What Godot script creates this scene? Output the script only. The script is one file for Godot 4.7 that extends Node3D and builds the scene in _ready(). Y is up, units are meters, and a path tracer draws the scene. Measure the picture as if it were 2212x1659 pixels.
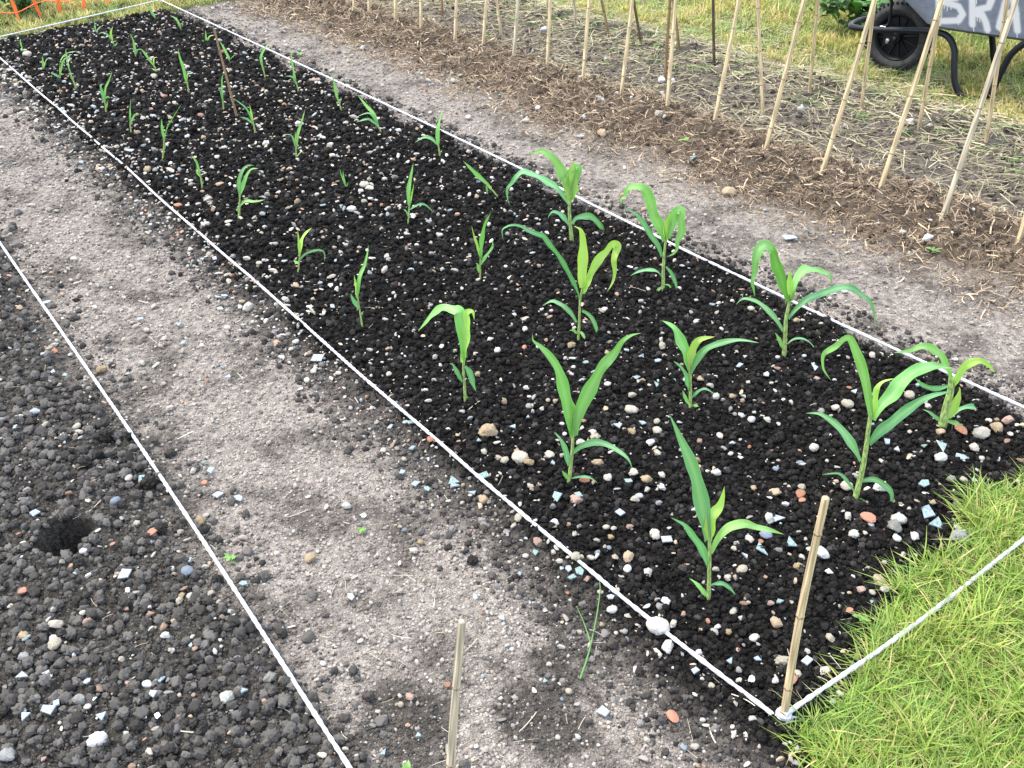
extends Node3D
# An allotment: a maize bed marked off with white cord, earth paths, a row of bean canes, a wheelbarrow on the grass.
# x runs across the beds, -z along them, away from the camera; metres.

var STONES := {
	"g": [430,-396,44,693,-141,54,712,-184,44,329,-343,39,392,-319,39,280,-353,18,228,-204,17,384,-84,13,518,-27,34,575,-48,41,155,-66,28,227,3,28,85,-133,16,36,-165,21,-45,-183,19,107,37,15,975,-261,43,758,-804,24,864,-921,23,917,-950,19,1023,-781,34,1002,-619,26,1156,-520,22,881,-415,24,879,-387,24,937,-347,20,978,-317,44,1048,-205,20,915,-189,23,812,-259,31,1065,-1231,30,569,-669,20,514,-1276,28,525,-1226,19,668,-1203,19,674,-1139,26,694,-1093,21,600,-1084,25,619,-1009,40,377,-909,34,161,-1098,26,219,-1111,17,48,-1101,21,-88,-1227,25,-88,-1353,20,-38,-1313,31,-46,-1334,18,438,-877,21,145,-899,16,78,-793,35,123,-763,27,253,-724,22,-84,-1026,40,-76,-1046,45,-161,-1094,28,-146,-1061,20,-63,-970,24,-21,-981,40,-161,-1161,21,153,-639,28,181,-506,33,-71,-687,20,-52,-587,21,-41,-555,28,-63,-557,21,-43,-447,17,-285,-370,16,-236,-239,34,-561,-419,18,-636,-428,18,-264,-661,16,-252,-571,17,-489,-837,21,-883,-1215,40,-1000,-1582,28,-1121,-1145,20,-1109,-1020,36,-1153,-1049,29,-1049,-943,16,-924,-866,31,-948,-822,22,-1054,-895,22,-1117,-930,22,-1137,-919,35,-1176,-935,31,-1050,-830,31,-959,-772,16,-938,-756,12,-799,-722,25,-668,-1033,20,-739,-1194,19,-839,-902,13,-755,-2619,26,-777,-2289,20,-748,-2257,22,-947,-2022,20,-852,-1885,20,-667,-2836,33,-732,-1549,25,-567,-1551,21,-566,-1502,25,-591,-1389,32,-554,-1338,24,-441,-2473,27,-347,-2350,26,-344,-1920,31,-163,-2458,28,-143,-2449,25,-91,-2795,30,-57,-2752,27,114,-2491,29,92,-2054,24,-199,-2175,21,-176,-2196,21,-86,-1817,49,-379,-2220,23,102,-3664,31,45,-4091,56,359,-3945,36,-3,-4052,26,463,-2861,34,645,-2789,28,888,-5304,25,1154,-5235,29,44,-5113,38,18,-5301,27,1685,-1448,58,1946,-2221,54,1781,-1453,29,1805,-3324,47,1886,-3630,58,1810,-2832,44],
	"w": [414,-401,30,643,-208,35,528,-246,32,585,-170,21,619,-149,25,416,-243,39,423,-287,16,383,-273,16,377,-193,19,461,-166,10,79,-241,16,67,-70,17,-3,-215,19,-98,-105,12,-71,-53,10,753,-88,22,938,-296,34,722,-525,28,445,-607,24,715,-311,38,677,-739,21,687,-711,25,714,-680,23,682,-843,24,885,-838,20,864,-799,13,823,-719,13,1016,-231,18,987,-885,16,1062,-847,14,313,-1246,20,496,-1092,20,499,-1502,22,379,-1577,15,363,-1463,24,252,-986,17,271,-1020,15,264,-930,25,395,-799,25,298,-647,21,234,-662,21,-343,-1134,24,6,-711,22,36,-481,21,63,-445,24,-56,-426,24,-86,-378,12,-39,-270,32,41,-361,22,-346,-249,12,-285,-487,12,-418,-487,13,-785,-1184,17,-893,-1176,16,-940,-1363,19,-1074,-1127,20,-948,-865,24,-829,-731,36,-1024,-769,14,-874,-958,20,-729,-956,17,-715,-1151,17,-610,-815,14,-627,-701,13,-562,-1081,13,-827,-924,12,-788,-866,12,-700,-2394,18,-529,-2189,22,-85,-1977,25,598,-3730,39,356,-3756,29,356,-4160,27,535,-2745,39,598,-3730,39,835,-3529,29,841,-3870,41,667,-2913,26,1029,-3738,27,1169,-3456,33,858,-4746,27,632,-4599,30,1979,-1071,44,2791,-2347,38,2976,-1867,43,2484,-1669,23,1788,-1940,19,2628,-3152,58,2678,-3121,41,1895,-3286,36,2114,-3040,46,1571,-3443,35,1819,-5028,49,1856,-4026,39,1760,-3203,35,2812,-4444,49,2100,-3058,39],
	"o": [592,-257,40,341,-360,16,77,-267,13,328,-97,22,346,-56,11,214,-145,11,90,-49,31,1059,-324,45,609,-644,14,528,-407,30,517,-391,23,1008,-639,18,-46,-1197,28,446,-1434,22,170,-800,30,-140,-145,33,-447,-489,16,-148,-854,11,-280,-613,10,-92,-539,11,-782,-1332,35,-873,-1347,17,-1051,-1541,14,-1092,-1316,25,-736,-2428,25,-598,-1464,23,-401,-1951,17,-106,-2447,22,484,-4845,34,579,-4528,26,3,-3293,40,485,-4844,34,574,-4528,22,484,-4838,34],
	"c": [614,-197,40,691,-82,39,610,-57,21,856,-614,21,874,-223,27,535,-667,18,255,-614,19,21,-357,20,-619,-498,14,-1141,-1106,27,-1075,-912,29,-1146,-974,19,-737,-723,29,-1229,-855,36,69,-3780,31,852,-2942,36,-113,-4905,29],
	"p": [554,-232,14,571,-296,22,714,-100,22,277,-385,18,330,-386,22,243,-326,26,201,-328,21,408,-101,15,427,-85,19,513,-147,16,182,-250,10,138,-253,17,136,-229,13,119,-174,23,239,-76,23,335,-39,11,122,-98,32,116,-56,19,160,-23,22,-43,-139,17,571,-716,21,532,-639,14,566,-432,21,645,-360,31,465,-484,11,896,-599,26,936,-590,34,937,-570,17,1204,-711,23,1095,-506,34,1093,-444,21,966,-411,16,1102,-289,45,1159,-242,16,1028,-263,28,895,-202,23,1222,-919,17,1126,-1123,22,947,-1186,22,1037,-1187,17,1112,-1190,18,312,-1137,15,263,-1163,22,519,-1010,27,476,-965,39,95,-974,45,56,-1015,23,57,-992,24,34,-1053,21,-69,-1189,15,-127,-1207,17,-155,-1273,21,27,-1554,23,264,-1554,17,384,-1531,22,545,-1560,30,772,-1437,30,765,-1149,31,483,-868,21,454,-836,31,316,-941,25,305,-919,29,163,-935,27,138,-934,14,188,-914,16,393,-767,24,280,-738,28,334,-686,24,222,-766,26,216,-657,23,98,-629,17,112,-617,15,173,-537,31,16,-648,15,-93,-698,15,-47,-649,15,-29,-589,31,-98,-645,14,39,-526,18,-44,-480,14,-143,-432,13,6,-300,20,-260,-323,16,-214,-139,13,-539,-529,10,-293,-882,22,-276,-978,13,-321,-670,12,-471,-667,10,-514,-617,13,-41,-793,27,-801,-1391,19,-721,-1309,19,-999,-1165,16,-1059,-1153,31,-1076,-1095,34,-1067,-879,16,-972,-954,16,-810,-1056,21,-787,-1054,18,-742,-1042,16,-905,-796,11,-803,-1922,25,-761,-1568,21,-603,-1532,21,-549,-1868,23,-371,-2534,22,-225,-2218,26,-116,-2291,43,39,-2545,23,57,-2434,20,-117,-1949,18,-122,-1772,24,-162,-1738,21,-50,-2380,19,-447,-2382,24,348,-4255,26,458,-4199,21,124,-3272,35,427,-3837,33,451,-4300,28,707,-2951,38,748,-2982,24,550,-3060,21,864,-3396,24,937,-3338,19,951,-5041,44,576,-5277,40,123,-6413,66,101,-6620,27,428,-6403,27,460,-6359,36,574,-5283,36,1983,-1177,28,2549,-2379,30,2097,-2609,44,704,-2947,40],
	"b": [368,-369,29,657,-510,20,576,-524,18,480,-1556,17,21,-568,14,49,-560,13,-282,-318,9,-272,-961,15,-1038,-1125,21,-819,-1492,28],
	"y": [351,-254,26,453,-114,36,369,-131,10,188,-263,10,177,-169,29,90,-219,16,472,-506,19,487,-451,30,735,-828,22,729,-948,25,1024,-358,27,1150,-276,37,764,-199,19,1191,-988,24,238,-1390,21,220,-1225,20,328,-1124,18,603,-1060,20,88,-1112,51,100,-944,28,106,-1003,21,523,-1424,17,559,-1340,29,392,-869,25,387,-896,15,238,-826,32,293,-699,33,73,-864,16,49,-864,12,-57,-925,33,28,-687,15,85,-594,18,63,-508,32,-92,-417,15,-264,-897,19,-665,-1317,29,-775,-1256,17,-1127,-1158,27,-1089,-894,19,-925,-746,16,-907,-723,9,-843,-999,14,-800,-1073,20,-505,-1011,30,-754,-2832,25,-645,-2227,34,-786,-1895,18,69,-2289,27,177,-4373,28,42,-3813,41,389,-4015,33,407,-2989,31,72,-5430,31,1886,-2768,51],
	"k": [390,-118,22,215,-216,17,248,-11,19,510,-731,21,986,-736,20,1207,-278,33,814,-170,15,104,-748,35,144,-595,19,-51,-702,26,-40,-531,18,-524,-513,19,-997,-1136,24,-980,-892,16,-1033,-916,16,-1172,-809,12,-869,-985,20,-750,-955,14,-876,-1058,21,-835,-888,15,-1039,-693,18,-882,-773,11,788,-3617,23,981,-5590,34,973,-6341,32,971,-6334,32,2272,-1873,33],
	"W": [-23,-316,49,-1074,-786,40],
	"d": [-204,-760,26,-713,-1081,25,-895,-1271,22,-852,-1299,23,-759,-1337,31,-959,-1330,26,-717,-896,21,-892,-695,18,-897,-760,19,-748,-1815,40,-799,-1753,34,-749,-1723,34,-727,-1676,30,-835,-1730,34,-721,-1527,37,-695,-1780,26],
	"B": [-760,-1145,33],
	"Y": [1823,-1887,57],
}
# x, y, z, stem radius (mm), [stem points mm], [[width mm, tone, [points mm]], ...]
var PLANTS := [
	[0.606, -1.363, 4.9, [0,0,0,3,70,2,6,139,4,12,188,8], [[17.7,0,[7,139,5,3,167,3,-12,216,-4,-47,297,-18,-77,348,-31,-92,375,-38,-107,385,-44,-130,398,-54,-152,417,-64,-175,426,-73,-194,423,-82,-206,412,-87,-204,380,-86]],[31.0,2,[12,188,8,12,226,8,15,282,8,17,341,8,8,380,8,-16,401,6]],[27.4,2,[13,168,8,25,204,11,44,241,15,68,273,20,92,290,24,108,307,28,122,307,30,132,294,32,120,255,30,123,216,31,116,179,29,97,150,25]],[22.1,2,[12,168,8,20,199,20,27,225,32,29,242,34]],[15.1,0,[-3,68,-2,-12,94,-14,-26,117,-30,-40,130,-47,-54,135,-64,-73,115,-87]],[16.8,0,[10,107,7,31,88,9,52,55,10,65,20,11,71,-18,12,72,-61,12]],[12.4,1,[2,30,1,6,28,11,10,11,23]],[8.9,1,[-3,25,-2,-16,42,-4,-31,46,-6]]]],
	[1.013, -1.412, 6.6, [0,0,0,-1,70,-1,-1,122,-1,2,183,1], [[21.3,0,[-8,128,-5,-20,162,-8,-48,209,-12,-76,256,-17,-98,291,-21,-118,310,-25,-155,340,-31]],[35.6,1,[0,183,0,-14,239,-11,-30,274,-22,-38,314,-28,-49,353,-37,-64,373,-47,-85,378,-63,-100,370,-74,-107,347,-79,-115,335,-86,-116,313,-86]],[33.2,2,[0,183,0,3,239,4,7,273,8,5,288,6]],[29.4,1,[9,193,6,16,253,15,20,283,20,32,292,35,33,256,37,35,221,40,28,185,30,27,155,29,19,136,19,8,125,4]],[12.3,0,[-6,52,-4,-15,69,-16,-29,74,-35,-43,69,-55,-57,58,-74,-69,42,-91]],[13.3,0,[5,88,3,20,64,15,32,27,25,38,-6,30,40,-19,31]],[11.9,1,[-5,12,-3,-15,2,-10,-24,-10,-16]],[6.6,1,[5,22,3,19,15,11,27,-13,15]]]],
	[1.019, -0.887, 7.0, [0,0,0,-4,76,-2,-6,129,-4,-3,181,-2,-4,211,-3], [[32.6,1,[-4,191,-3,-33,242,-1,-54,290,0,-76,327,1,-104,383,2,-137,413,4,-166,412,5,-177,381,6,-175,343,6,-182,317,6,-173,290,6,-163,261,5]],[23.3,2,[-4,186,-2,-11,244,-4,-12,294,-4]],[21.0,0,[-1,129,0,21,161,9,45,183,19,79,194,34,114,203,49,149,207,65,178,197,77,208,171,90,234,148,101,251,114,109,268,49,116]],[27.0,1,[0,191,0,7,234,0,23,258,-1,56,271,-3,102,252,-5,150,228,-7,179,207,-8,194,170,-8]],[14.9,0,[-10,87,-7,-22,121,-25,-36,148,-46,-51,170,-70,-64,179,-89,-79,178,-112,-89,154,-128]],[12.1,1,[-7,28,-5,-12,53,-13,-20,77,-27]],[8.4,0,[5,40,3,22,54,11,49,51,23,74,30,34,86,6,40,78,-28,36]]]],
	[0.142, -1.311, 4.9, [0,0,0,2,70,1,3,122,2,7,173,5], [[31.4,1,[7,153,5,7,224,6,7,273,4,5,298,0,-2,298,-19,-14,297,-48,-27,271,-80,-39,235,-109,-52,193,-143]],[33.6,2,[6,132,4,10,207,15,14,265,25,15,301,27,22,312,46,23,286,49]],[14.4,0,[-2,70,-1,-13,103,-8,-22,130,-14,-29,133,-19]],[18.8,0,[7,122,4,16,100,11,21,63,15,28,32,20]],[13.5,1,[1,27,0,3,10,0,1,-7,0]]]],
	[0.142, -0.828, 5.5, [0,0,0,6,65,4,10,128,7,12,175,8], [[29.7,1,[10,147,7,1,224,3,-9,294,-1,-21,354,-6,-38,392,-13,-57,421,-22,-72,441,-28,-73,460,-28]],[33.7,1,[12,152,8,24,221,16,40,265,26,56,308,36,75,350,48,97,382,62,112,412,72,130,427,84,151,431,97]],[19.8,2,[11,161,7,13,222,9,9,250,6,6,273,4]],[15.1,0,[1,55,1,-3,98,-5,-11,134,-16,-20,153,-29]],[16.6,0,[10,94,6,19,126,32,31,152,66,43,158,98,55,150,131,63,137,155,68,109,167]],[7.1,0,[3,10,2,18,25,26,31,29,47,42,17,66]],[9.9,1,[-1,10,-1,-9,28,-3,-17,43,-6]]]],
	[0.597, -0.855, 5.2, [0,0,0,-4,91,-2,-9,152,-6], [[31.1,1,[-7,129,-5,-13,179,-14,-22,213,-29,-33,252,-46,-50,268,-74]],[23.3,2,[-7,136,-4,-4,189,-2,8,223,10,37,235,39]],[18.2,0,[-4,114,-2,2,163,12,10,205,35,25,239,77,41,262,124,58,268,171]],[20.7,0,[-5,60,-3,-21,112,-5,-39,148,-8,-63,175,-11]],[11.7,1,[-3,13,-2,-9,33,-13,-13,54,-21]],[9.1,0,[1,31,1,13,60,17,24,69,32,40,54,52]],[10.4,1,[3,3,2,27,-1,4,49,-22,5]]]],
	[0.128, -0.316, 5.1, [0,0,0,-3,87,-2,-7,181,-5,-12,233,-8], [[30.6,0,[-9,175,-6,-27,285,-18,-42,359,-27,-60,419,-39,-75,466,-49,-89,508,-58]],[24.5,2,[-8,175,-5,-8,233,-5,14,260,-3,22,306,-2]],[18.4,1,[-4,137,-3,7,169,2,22,191,8,37,200,14,64,199,25,90,182,35,118,167,47,155,142,61]],[16.3,0,[-7,98,-5,-24,154,-9,-49,203,-15,-69,239,-20,-87,258,-25,-100,271,-28]],[10.2,1,[-3,3,-2,-9,22,-15,-16,36,-30,-21,41,-43]],[9.2,0,[1,42,1,22,43,13,41,22,24,53,-2,31]]]],
	[0.635, -0.325, 7.6, [0,0,0,3,68,2,4,138,2,1,206,1,0,251,0], [[20.8,1,[2,242,1,-10,295,-6,-22,347,-14,-36,394,-24,-53,436,-34,-64,461,-42,-76,462,-49,-91,443,-59,-109,425,-71,-107,392,-70,-98,371,-64,-87,353,-57]],[32.1,1,[5,237,3,26,268,5,58,286,8,78,308,9,115,323,12,157,322,16,202,310,20,264,280,25]],[24.5,0,[8,165,5,20,203,18,36,231,34,52,263,50,69,291,68,86,309,85,103,319,102,118,327,118]],[15.9,2,[5,237,3,3,290,2,2,320,2,12,339,7,38,344,19]],[18.9,0,[-4,115,-3,-11,146,-19,-19,175,-39,-29,199,-62,-40,214,-87,-48,218,-108,-59,209,-133]],[8.3,0,[-6,25,-4,-17,48,-15,-36,76,-32,-64,70,-59]],[15.1,0,[6,53,4,23,63,23,40,50,43,55,24,59,58,-22,63]],[11.3,1,[3,0,2,9,-3,14,15,-5,23]]]],
	[1.053, -0.372, 12.4, [0,0,0,-1,58,0,0,117,0,-5,156,-3], [[24.8,1,[-4,142,-3,-40,206,-8,-72,250,-13,-110,281,-18,-145,297,-24,-180,297,-29,-233,308,-37]],[21.5,2,[3,132,2,11,175,9,21,199,19,38,210,36,56,197,53,70,174,67]],[16.5,0,[13,27,9,54,33,7,120,12,5,195,-29,3,262,-82,1,311,-143,-1]],[10.3,0,[-2,13,-1,-21,32,-11,-45,56,-22,-62,67,-31]],[16.5,1,[8,17,5,49,-7,24,78,-28,37,102,-59,49]],[24.8,2,[9,27,6,16,56,9,22,109,12,19,124,10]],[14.5,0,[-7,132,-5,-42,132,-17,-81,151,-30,-113,183,-41]]]],
	[1.036, -1.934, 8.4, [0,0,0,-4,73,-3,-6,138,-4,-2,188,-1], [[25.3,0,[-6,150,-4,-17,178,-25,-29,206,-47,-47,226,-80,-66,243,-113,-81,251,-142,-93,254,-164,-105,236,-185,-117,204,-207,-127,176,-226,-127,134,-225,-122,110,-218]],[36.1,1,[-2,175,-2,-13,238,-10,-25,281,-20,-40,318,-32,-56,339,-45,-77,358,-62,-100,353,-80,-111,341,-90]],[48.2,2,[-1,169,-1,2,244,4,6,293,10,5,320,8]],[25.3,1,[0,187,0,14,249,13,21,292,19,6,286,5,-16,262,-14,-42,231,-38]],[18.1,0,[-7,67,-5,-15,90,-21,-23,106,-39,-35,111,-63,-42,95,-79,-45,78,-86]],[24.1,0,[1,73,1,21,89,0,60,84,-1,99,69,-1,139,23,-2,159,-17,-3,143,-55,-2]]]],
	[0.604, -1.913, 3.4, [0,0,0,3,60,2,7,103,5], [[17.0,1,[5,84,3,10,153,11,19,215,25,34,265,48]],[9.1,2,[5,84,3,-2,135,1,-10,173,-2,-16,213,-4]],[14.2,1,[4,60,3,19,92,20,35,131,40,35,161,40]],[14.2,1,[1,28,1,-7,62,0,-13,70,0]]]],
	[1.057, -2.450, 4.0, [0,0,0,-16,29,-11,-31,59,-21], [[18.5,1,[-29,53,-19,-61,92,-31,-90,131,-42,-121,173,-53]],[9.9,0,[-28,55,-19,-32,40,-27,-31,8,-24]],[11.9,2,[-19,33,-12,-34,58,-14,-35,68,-14]]]],
	[0.645, -2.478, 3.8, [0,0,0,7,51,4,10,84,6], [[16.5,1,[9,74,6,15,136,6,28,178,6,49,238,6]],[7.6,2,[8,64,6,26,113,6,42,158,7]],[8.9,0,[7,51,4,29,68,17,52,75,29,71,63,38,91,33,49]],[10.1,0,[3,24,2,-1,47,-5,-7,56,-17]]]],
	[0.120, -2.383, 3.5, [0,0,0,11,51,7,17,82,12], [[10.5,2,[15,63,10,18,115,16,21,172,20]],[16.3,2,[16,70,10,31,122,11,52,147,11,79,161,12]],[9.3,0,[11,51,7,31,74,19,58,84,34,83,84,48,93,67,53,86,35,50]],[10.5,1,[8,38,5,0,46,-7,-3,51,-13]]]],
	[0.110, -1.875, 3.5, [0,0,0,0,64,0,0,121,0], [[12.2,2,[-1,104,-1,0,154,0,0,188,-1]],[14.2,1,[-1,104,-1,14,174,5,33,214,13,47,255,19,54,286,22]],[15.2,0,[0,67,0,-13,100,-7,-18,123,-10]],[6.1,1,[0,41,0,9,57,8]]]],
	[0.149, -3.000, 5.0, [0,0,0,14,65,9,23,117,16], [[16.7,0,[19,94,13,27,158,20,45,203,36,65,223,53,84,222,70]],[17.8,1,[19,94,13,39,155,40,55,197,64,68,216,83,85,220,107]],[12.2,1,[12,50,8,27,81,45,41,86,82,56,96,120,70,109,154]],[10.0,0,[4,18,3,4,42,3,8,55,3]]]],
	[0.156, -3.430, 4.2, [0,0,0,4,47,3,5,84,3], [[13.2,1,[4,75,3,3,122,2,-3,141,-3,-10,159,-8]],[8.4,2,[3,57,2,-5,79,-3,-4,98,-2]],[6.0,1,[2,19,1,10,41,11]]]],
	[0.143, -3.899, 4.5, [0,0,0,17,65,11,29,110,19], [[12.8,1,[26,94,17,28,149,18,36,194,19]],[19.3,1,[26,94,17,43,163,63,63,216,116,92,291,192]],[9.0,0,[10,39,7,23,73,19,26,86,23]]]],
	[0.154, -4.405, 4.1, [0,0,0,6,49,4,14,76,9], [[13.8,1,[10,63,7,20,129,31,29,184,55]],[13.8,1,[7,52,5,25,92,40,40,116,69]]]],
	[0.162, -4.859, 5.1, [0,0,0,10,70,7], [[19.1,0,[7,55,5,8,99,5,9,143,5,29,149,4]],[10.3,1,[9,62,6,27,126,13,54,166,23,82,214,33]],[8.8,1,[13,73,8,25,84,19,36,77,28]],[10.3,1,[3,18,2,15,47,9,19,61,12]]]],
	[0.147, -5.357, 5.5, [0,0,0,-4,78,-2,-6,132,-4], [[15.6,1,[-6,121,-4,0,192,-3,5,244,-3]],[9.4,0,[-4,90,-3,-12,105,-12,-33,93,-33]],[9.4,1,[-3,67,-2,-13,95,-7]]]],
	[0.148, -5.727, 4.9, [0,0,0,10,40,7], [[14.7,1,[5,20,3,25,94,10,62,136,22,108,146,38,137,142,47]],[11.4,1,[6,24,4,32,96,31,57,124,57,83,116,84]],[16.3,0,[0,10,0,-23,30,-14,-39,36,-24]],[11.4,2,[2,4,2,27,28,7]]]],
	[0.114, -6.002, 4.2, [0,0,0,10,33,7], [[13.4,1,[5,16,3,24,95,4]],[13.4,1,[7,20,4,27,69,41,43,92,70]]]],
	[0.137, -6.568, 5.4, [0,0,0,-3,31,-2], [[12.5,1,[-3,22,-2,-5,66,-2,2,100,-2]],[12.5,0,[-3,18,-2,-11,30,-25,-17,4,-41]]]],
	[0.628, -6.223, 4.5, [0,0,0,-3,51,-2], [[10.7,0,[-3,40,-2,-17,79,-5,-43,104,-12,-86,98,-22]],[16.1,2,[-3,42,-2,-1,94,-2,22,133,2]],[10.7,1,[0,9,0,18,40,34]]]],
	[0.650, -6.741, 4.7, [0,0,0,3,18,2], [[13.2,1,[2,7,1,9,45,7,15,100,13]],[9.4,1,[2,9,1,36,36,7,56,42,9]],[9.4,0,[0,5,0,-9,8,-25,-22,-3,-59]]]],
	[0.637, -5.818, 5.1, [0,0,0,6,46,4], [[17.1,1,[3,29,2,12,103,6,3,158,2]],[10.3,0,[3,21,2,20,50,5,38,57,8]]]],
	[0.634, -5.407, 5.7, [0,0,0,-8,53,-5], [[14.7,1,[-7,47,-5,-26,95,-17,-49,148,-32,-70,146,-45]],[9.8,2,[-8,51,-5,1,92,-3,25,96,4]],[8.2,1,[-2,16,-1,-21,35,-30]]]],
	[0.624, -4.851, 5.3, [0,0,0,4,68,2], [[18.3,1,[2,53,1,2,144,2,-2,195,-5,-1,247,-4]],[10.7,2,[3,57,2,13,106,12,31,110,30]]]],
	[1.109, -5.831, 4.4, [0,0,0,2,21,2], [[14.2,1,[1,9,1,4,48,6,7,91,12]],[12.4,1,[2,11,1,21,47,22,45,56,48]],[14.2,0,[1,6,1,-30,32,1]]]],
	[1.066, -5.337, 4.2, [0,0,0,-3,21,-2], [[20.1,1,[-1,8,-1,-8,38,-4,-20,88,-11,-34,130,-18]],[5.0,0,[-1,11,-1,32,50,35]]]],
	[1.105, -6.286, 4.7, [0,0,0,-2,23,-1], [[16.7,1,[-1,12,-1,-5,49,-6,-16,80,-21,-39,97,-51]],[9.3,2,[-1,9,0,2,49,0]]]],
	[0.635, -4.368, 5.0, [0,0,0,9,68,6], [[10.1,1,[5,47,4,15,132,11,28,195,21,46,201,36]],[11.5,0,[9,65,6,5,119,6,-10,126,7]]]],
	[0.630, -3.945, 4.7, [0,0,0,1,55,0,-2,76,-1], [[9.5,0,[-1,59,-1,-9,114,-6,-26,150,-17,-64,190,-41]],[10.2,2,[-1,62,-1,1,124,0,-1,154,-1]],[10.8,0,[-1,55,0,-25,85,-2,-62,105,-4]]]],
	[1.080, -4.842, 5.5, [0,0,0,-1,67,-1], [[15.8,1,[-2,55,-1,-1,121,-1,33,169,7,67,191,16]],[9.5,2,[-2,43,-2,-3,98,-2,-1,129,-1]]]],
	[1.088, -4.403, 5.3, [0,0,0,-5,64,-3], [[22.5,1,[-5,51,-4,-6,123,-4,-6,189,-4,4,246,4]],[12.0,0,[-5,49,-3,-20,93,-4,-61,105,-7]]]],
	[1.109, -3.938, 5.0, [0,0,0,-6,50,-4], [[17.0,1,[-5,40,-3,-11,100,-8,-13,149,-10,-17,184,-14]],[7.1,0,[-4,29,-3,7,62,-2]]]],
	[1.087, -3.478, 4.6, [0,0,0,-8,48,-5], [[19.9,1,[-8,38,-5,-16,99,-24,-33,140,-64,-48,179,-100]],[11.9,0,[-8,41,-6,-34,73,-27,-54,77,-43,-91,63,-74]],[9.3,0,[-10,50,-7,-37,107,-24,-91,94,-58]]]],
	[1.142, -3.031, 5.7, [0,0,0,-3,70,-2], [[19.8,1,[-4,59,-2,3,126,-3,21,178,-3,36,203,-3]],[14.1,0,[-3,59,-2,-22,89,-29,-44,90,-59,-71,63,-96]],[5.7,1,[0,22,0,14,31,2]]]],
	[0.624, -3.458, 4.4, [0,0,0,6,62,4], [[13.9,1,[5,49,3,22,117,9,49,176,19,72,229,26]],[8.8,0,[6,55,4,2,101,3,-9,125,0,-38,129,-9]],[7.6,2,[6,55,4,15,138,8]],[5.0,1,[2,16,1,25,33,1,46,34,0]]]],
	[0.638, -2.993, 2.9, [0,0,0,-1,19,0], [[7.0,1,[0,9,0,-4,37,-4,-9,68,-10,-11,92,-12]],[7.0,1,[0,9,0,-3,50,-2,-2,86,-1]],[4.7,1,[0,6,0,8,33,12]]]],
	[1.093, -6.765, 4.9, [0,0,0,-3,19,-2], [[15.6,1,[-2,11,-1,-8,46,-16,-19,99,-44]],[9.8,0,[-1,10,-1,-15,51,-21,-27,111,-41,-37,112,-56]]]],
]
# foot x, z, direction x, y, z, tone
var CANES := [
	[2.107, -5.668, 0.196, 0.978, -0.078, 0, "f"],
	[2.16, -5.549, 0.195, 0.977, -0.09, 0, "f"],
	[2.167, -5.194, 0.196, 0.978, -0.071, 0, "f"],
	[2.187, -4.899, 0.195, 0.974, -0.118, 0, "f"],
	[2.577, -5.275, -0.02, 0.993, 0.119, 1, "m"],
	[2.199, -4.535, 0.196, 0.978, -0.066, 0, "f"],
	[2.218, -4.248, 0.196, 0.98, -0.016, 0, "f"],
	[2.614, -4.633, -0.02, 0.989, -0.15, 0, "m"],
	[2.22, -3.94, 0.196, 0.98, -0.019, 2, "f"],
	[2.258, -3.681, 0.195, 0.977, -0.088, 0, "f"],
	[3.022, -5.088, -0.196, 0.98, -0.018, 2, "b"],
	[3.064, -4.719, -0.19, 0.95, 0.248, 2, "b"],
	[3.02, -4.375, -0.195, 0.975, 0.107, 2, "b"],
	[2.236, -3.341, 0.194, 0.971, -0.137, 0, "f"],
	[3.028, -4.06, -0.196, 0.978, -0.067, 1, "b"],
	[2.258, -3.063, 0.196, 0.978, -0.078, 0, "f"],
	[3.025, -3.759, -0.196, 0.98, -0.034, 3, "b"],
	[2.217, -2.679, 0.194, 0.969, -0.155, 0, "f"],
	[2.645, -3.151, -0.02, 0.994, 0.103, 1, "m"],
	[3.049, -3.463, -0.196, 0.98, -0.026, 1, "b"],
	[3.005, -3.141, -0.195, 0.974, 0.115, 3, "b"],
	[2.204, -2.356, 0.196, 0.979, -0.051, 0, "f"],
	[2.628, -2.437, -0.02, 0.987, -0.163, 0, "m"],
	[2.134, -1.987, 0.196, 0.98, 0.042, 0, "f"],
	[3.005, -2.477, -0.195, 0.976, 0.097, 0, "b"],
	[2.116, -1.668, 0.196, 0.981, 0.004, 0, "f"],
	[2.978, -2.138, -0.195, 0.973, 0.121, 0, "b"],
	[2.129, -1.398, 0.196, 0.981, 0.008, 0, "f"],
	[2.978, -1.817, -0.196, 0.978, 0.073, 0, "b"],
	[2.114, -1.109, 0.196, 0.981, 0.012, 2, "f"],
	[3.002, -1.498, -0.196, 0.98, 0.025, 0, "b"],
	[2.135, -0.823, 0.196, 0.979, -0.063, 0, "f"],
]


var rng := RandomNumberGenerator.new()
var n_wob := FastNoiseLite.new()
var n_mid := FastNoiseLite.new()
var n_clod := FastNoiseLite.new()
var n_fine := FastNoiseLite.new()
var M := {}
var taken := {}
var HOLE := Vector2(-0.963, -1.455)

# ---------------------------------------------------------------- naming
func numbered(called: String) -> String:
	var k: int = taken.get(called, 0)
	taken[called] = k + 1
	return called if k == 0 else "%s_%03d" % [called, k]

func tag(o: Node, label: String, category: String, group := "", kind := "") -> void:
	if label != "": o.set_meta("label", label)
	if category != "": o.set_meta("category", category)
	if group != "": o.set_meta("group", group)
	if kind != "": o.set_meta("kind", kind)

func thing(called: String, at: Vector3, turn := 0.0) -> Node3D:
	var o := Node3D.new()
	o.name = numbered(called)
	add_child(o)
	o.position = at
	o.rotation.y = turn
	return o

func part(called: String, mesh: Mesh, mat: Material, parent: Node) -> MeshInstance3D:
	var o := MeshInstance3D.new()
	o.mesh = mesh
	o.material_override = mat
	if parent == self:
		o.name = numbered(called)
		add_child(o)
	else:
		o.name = called
		parent.add_child(o, true)
	return o

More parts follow.
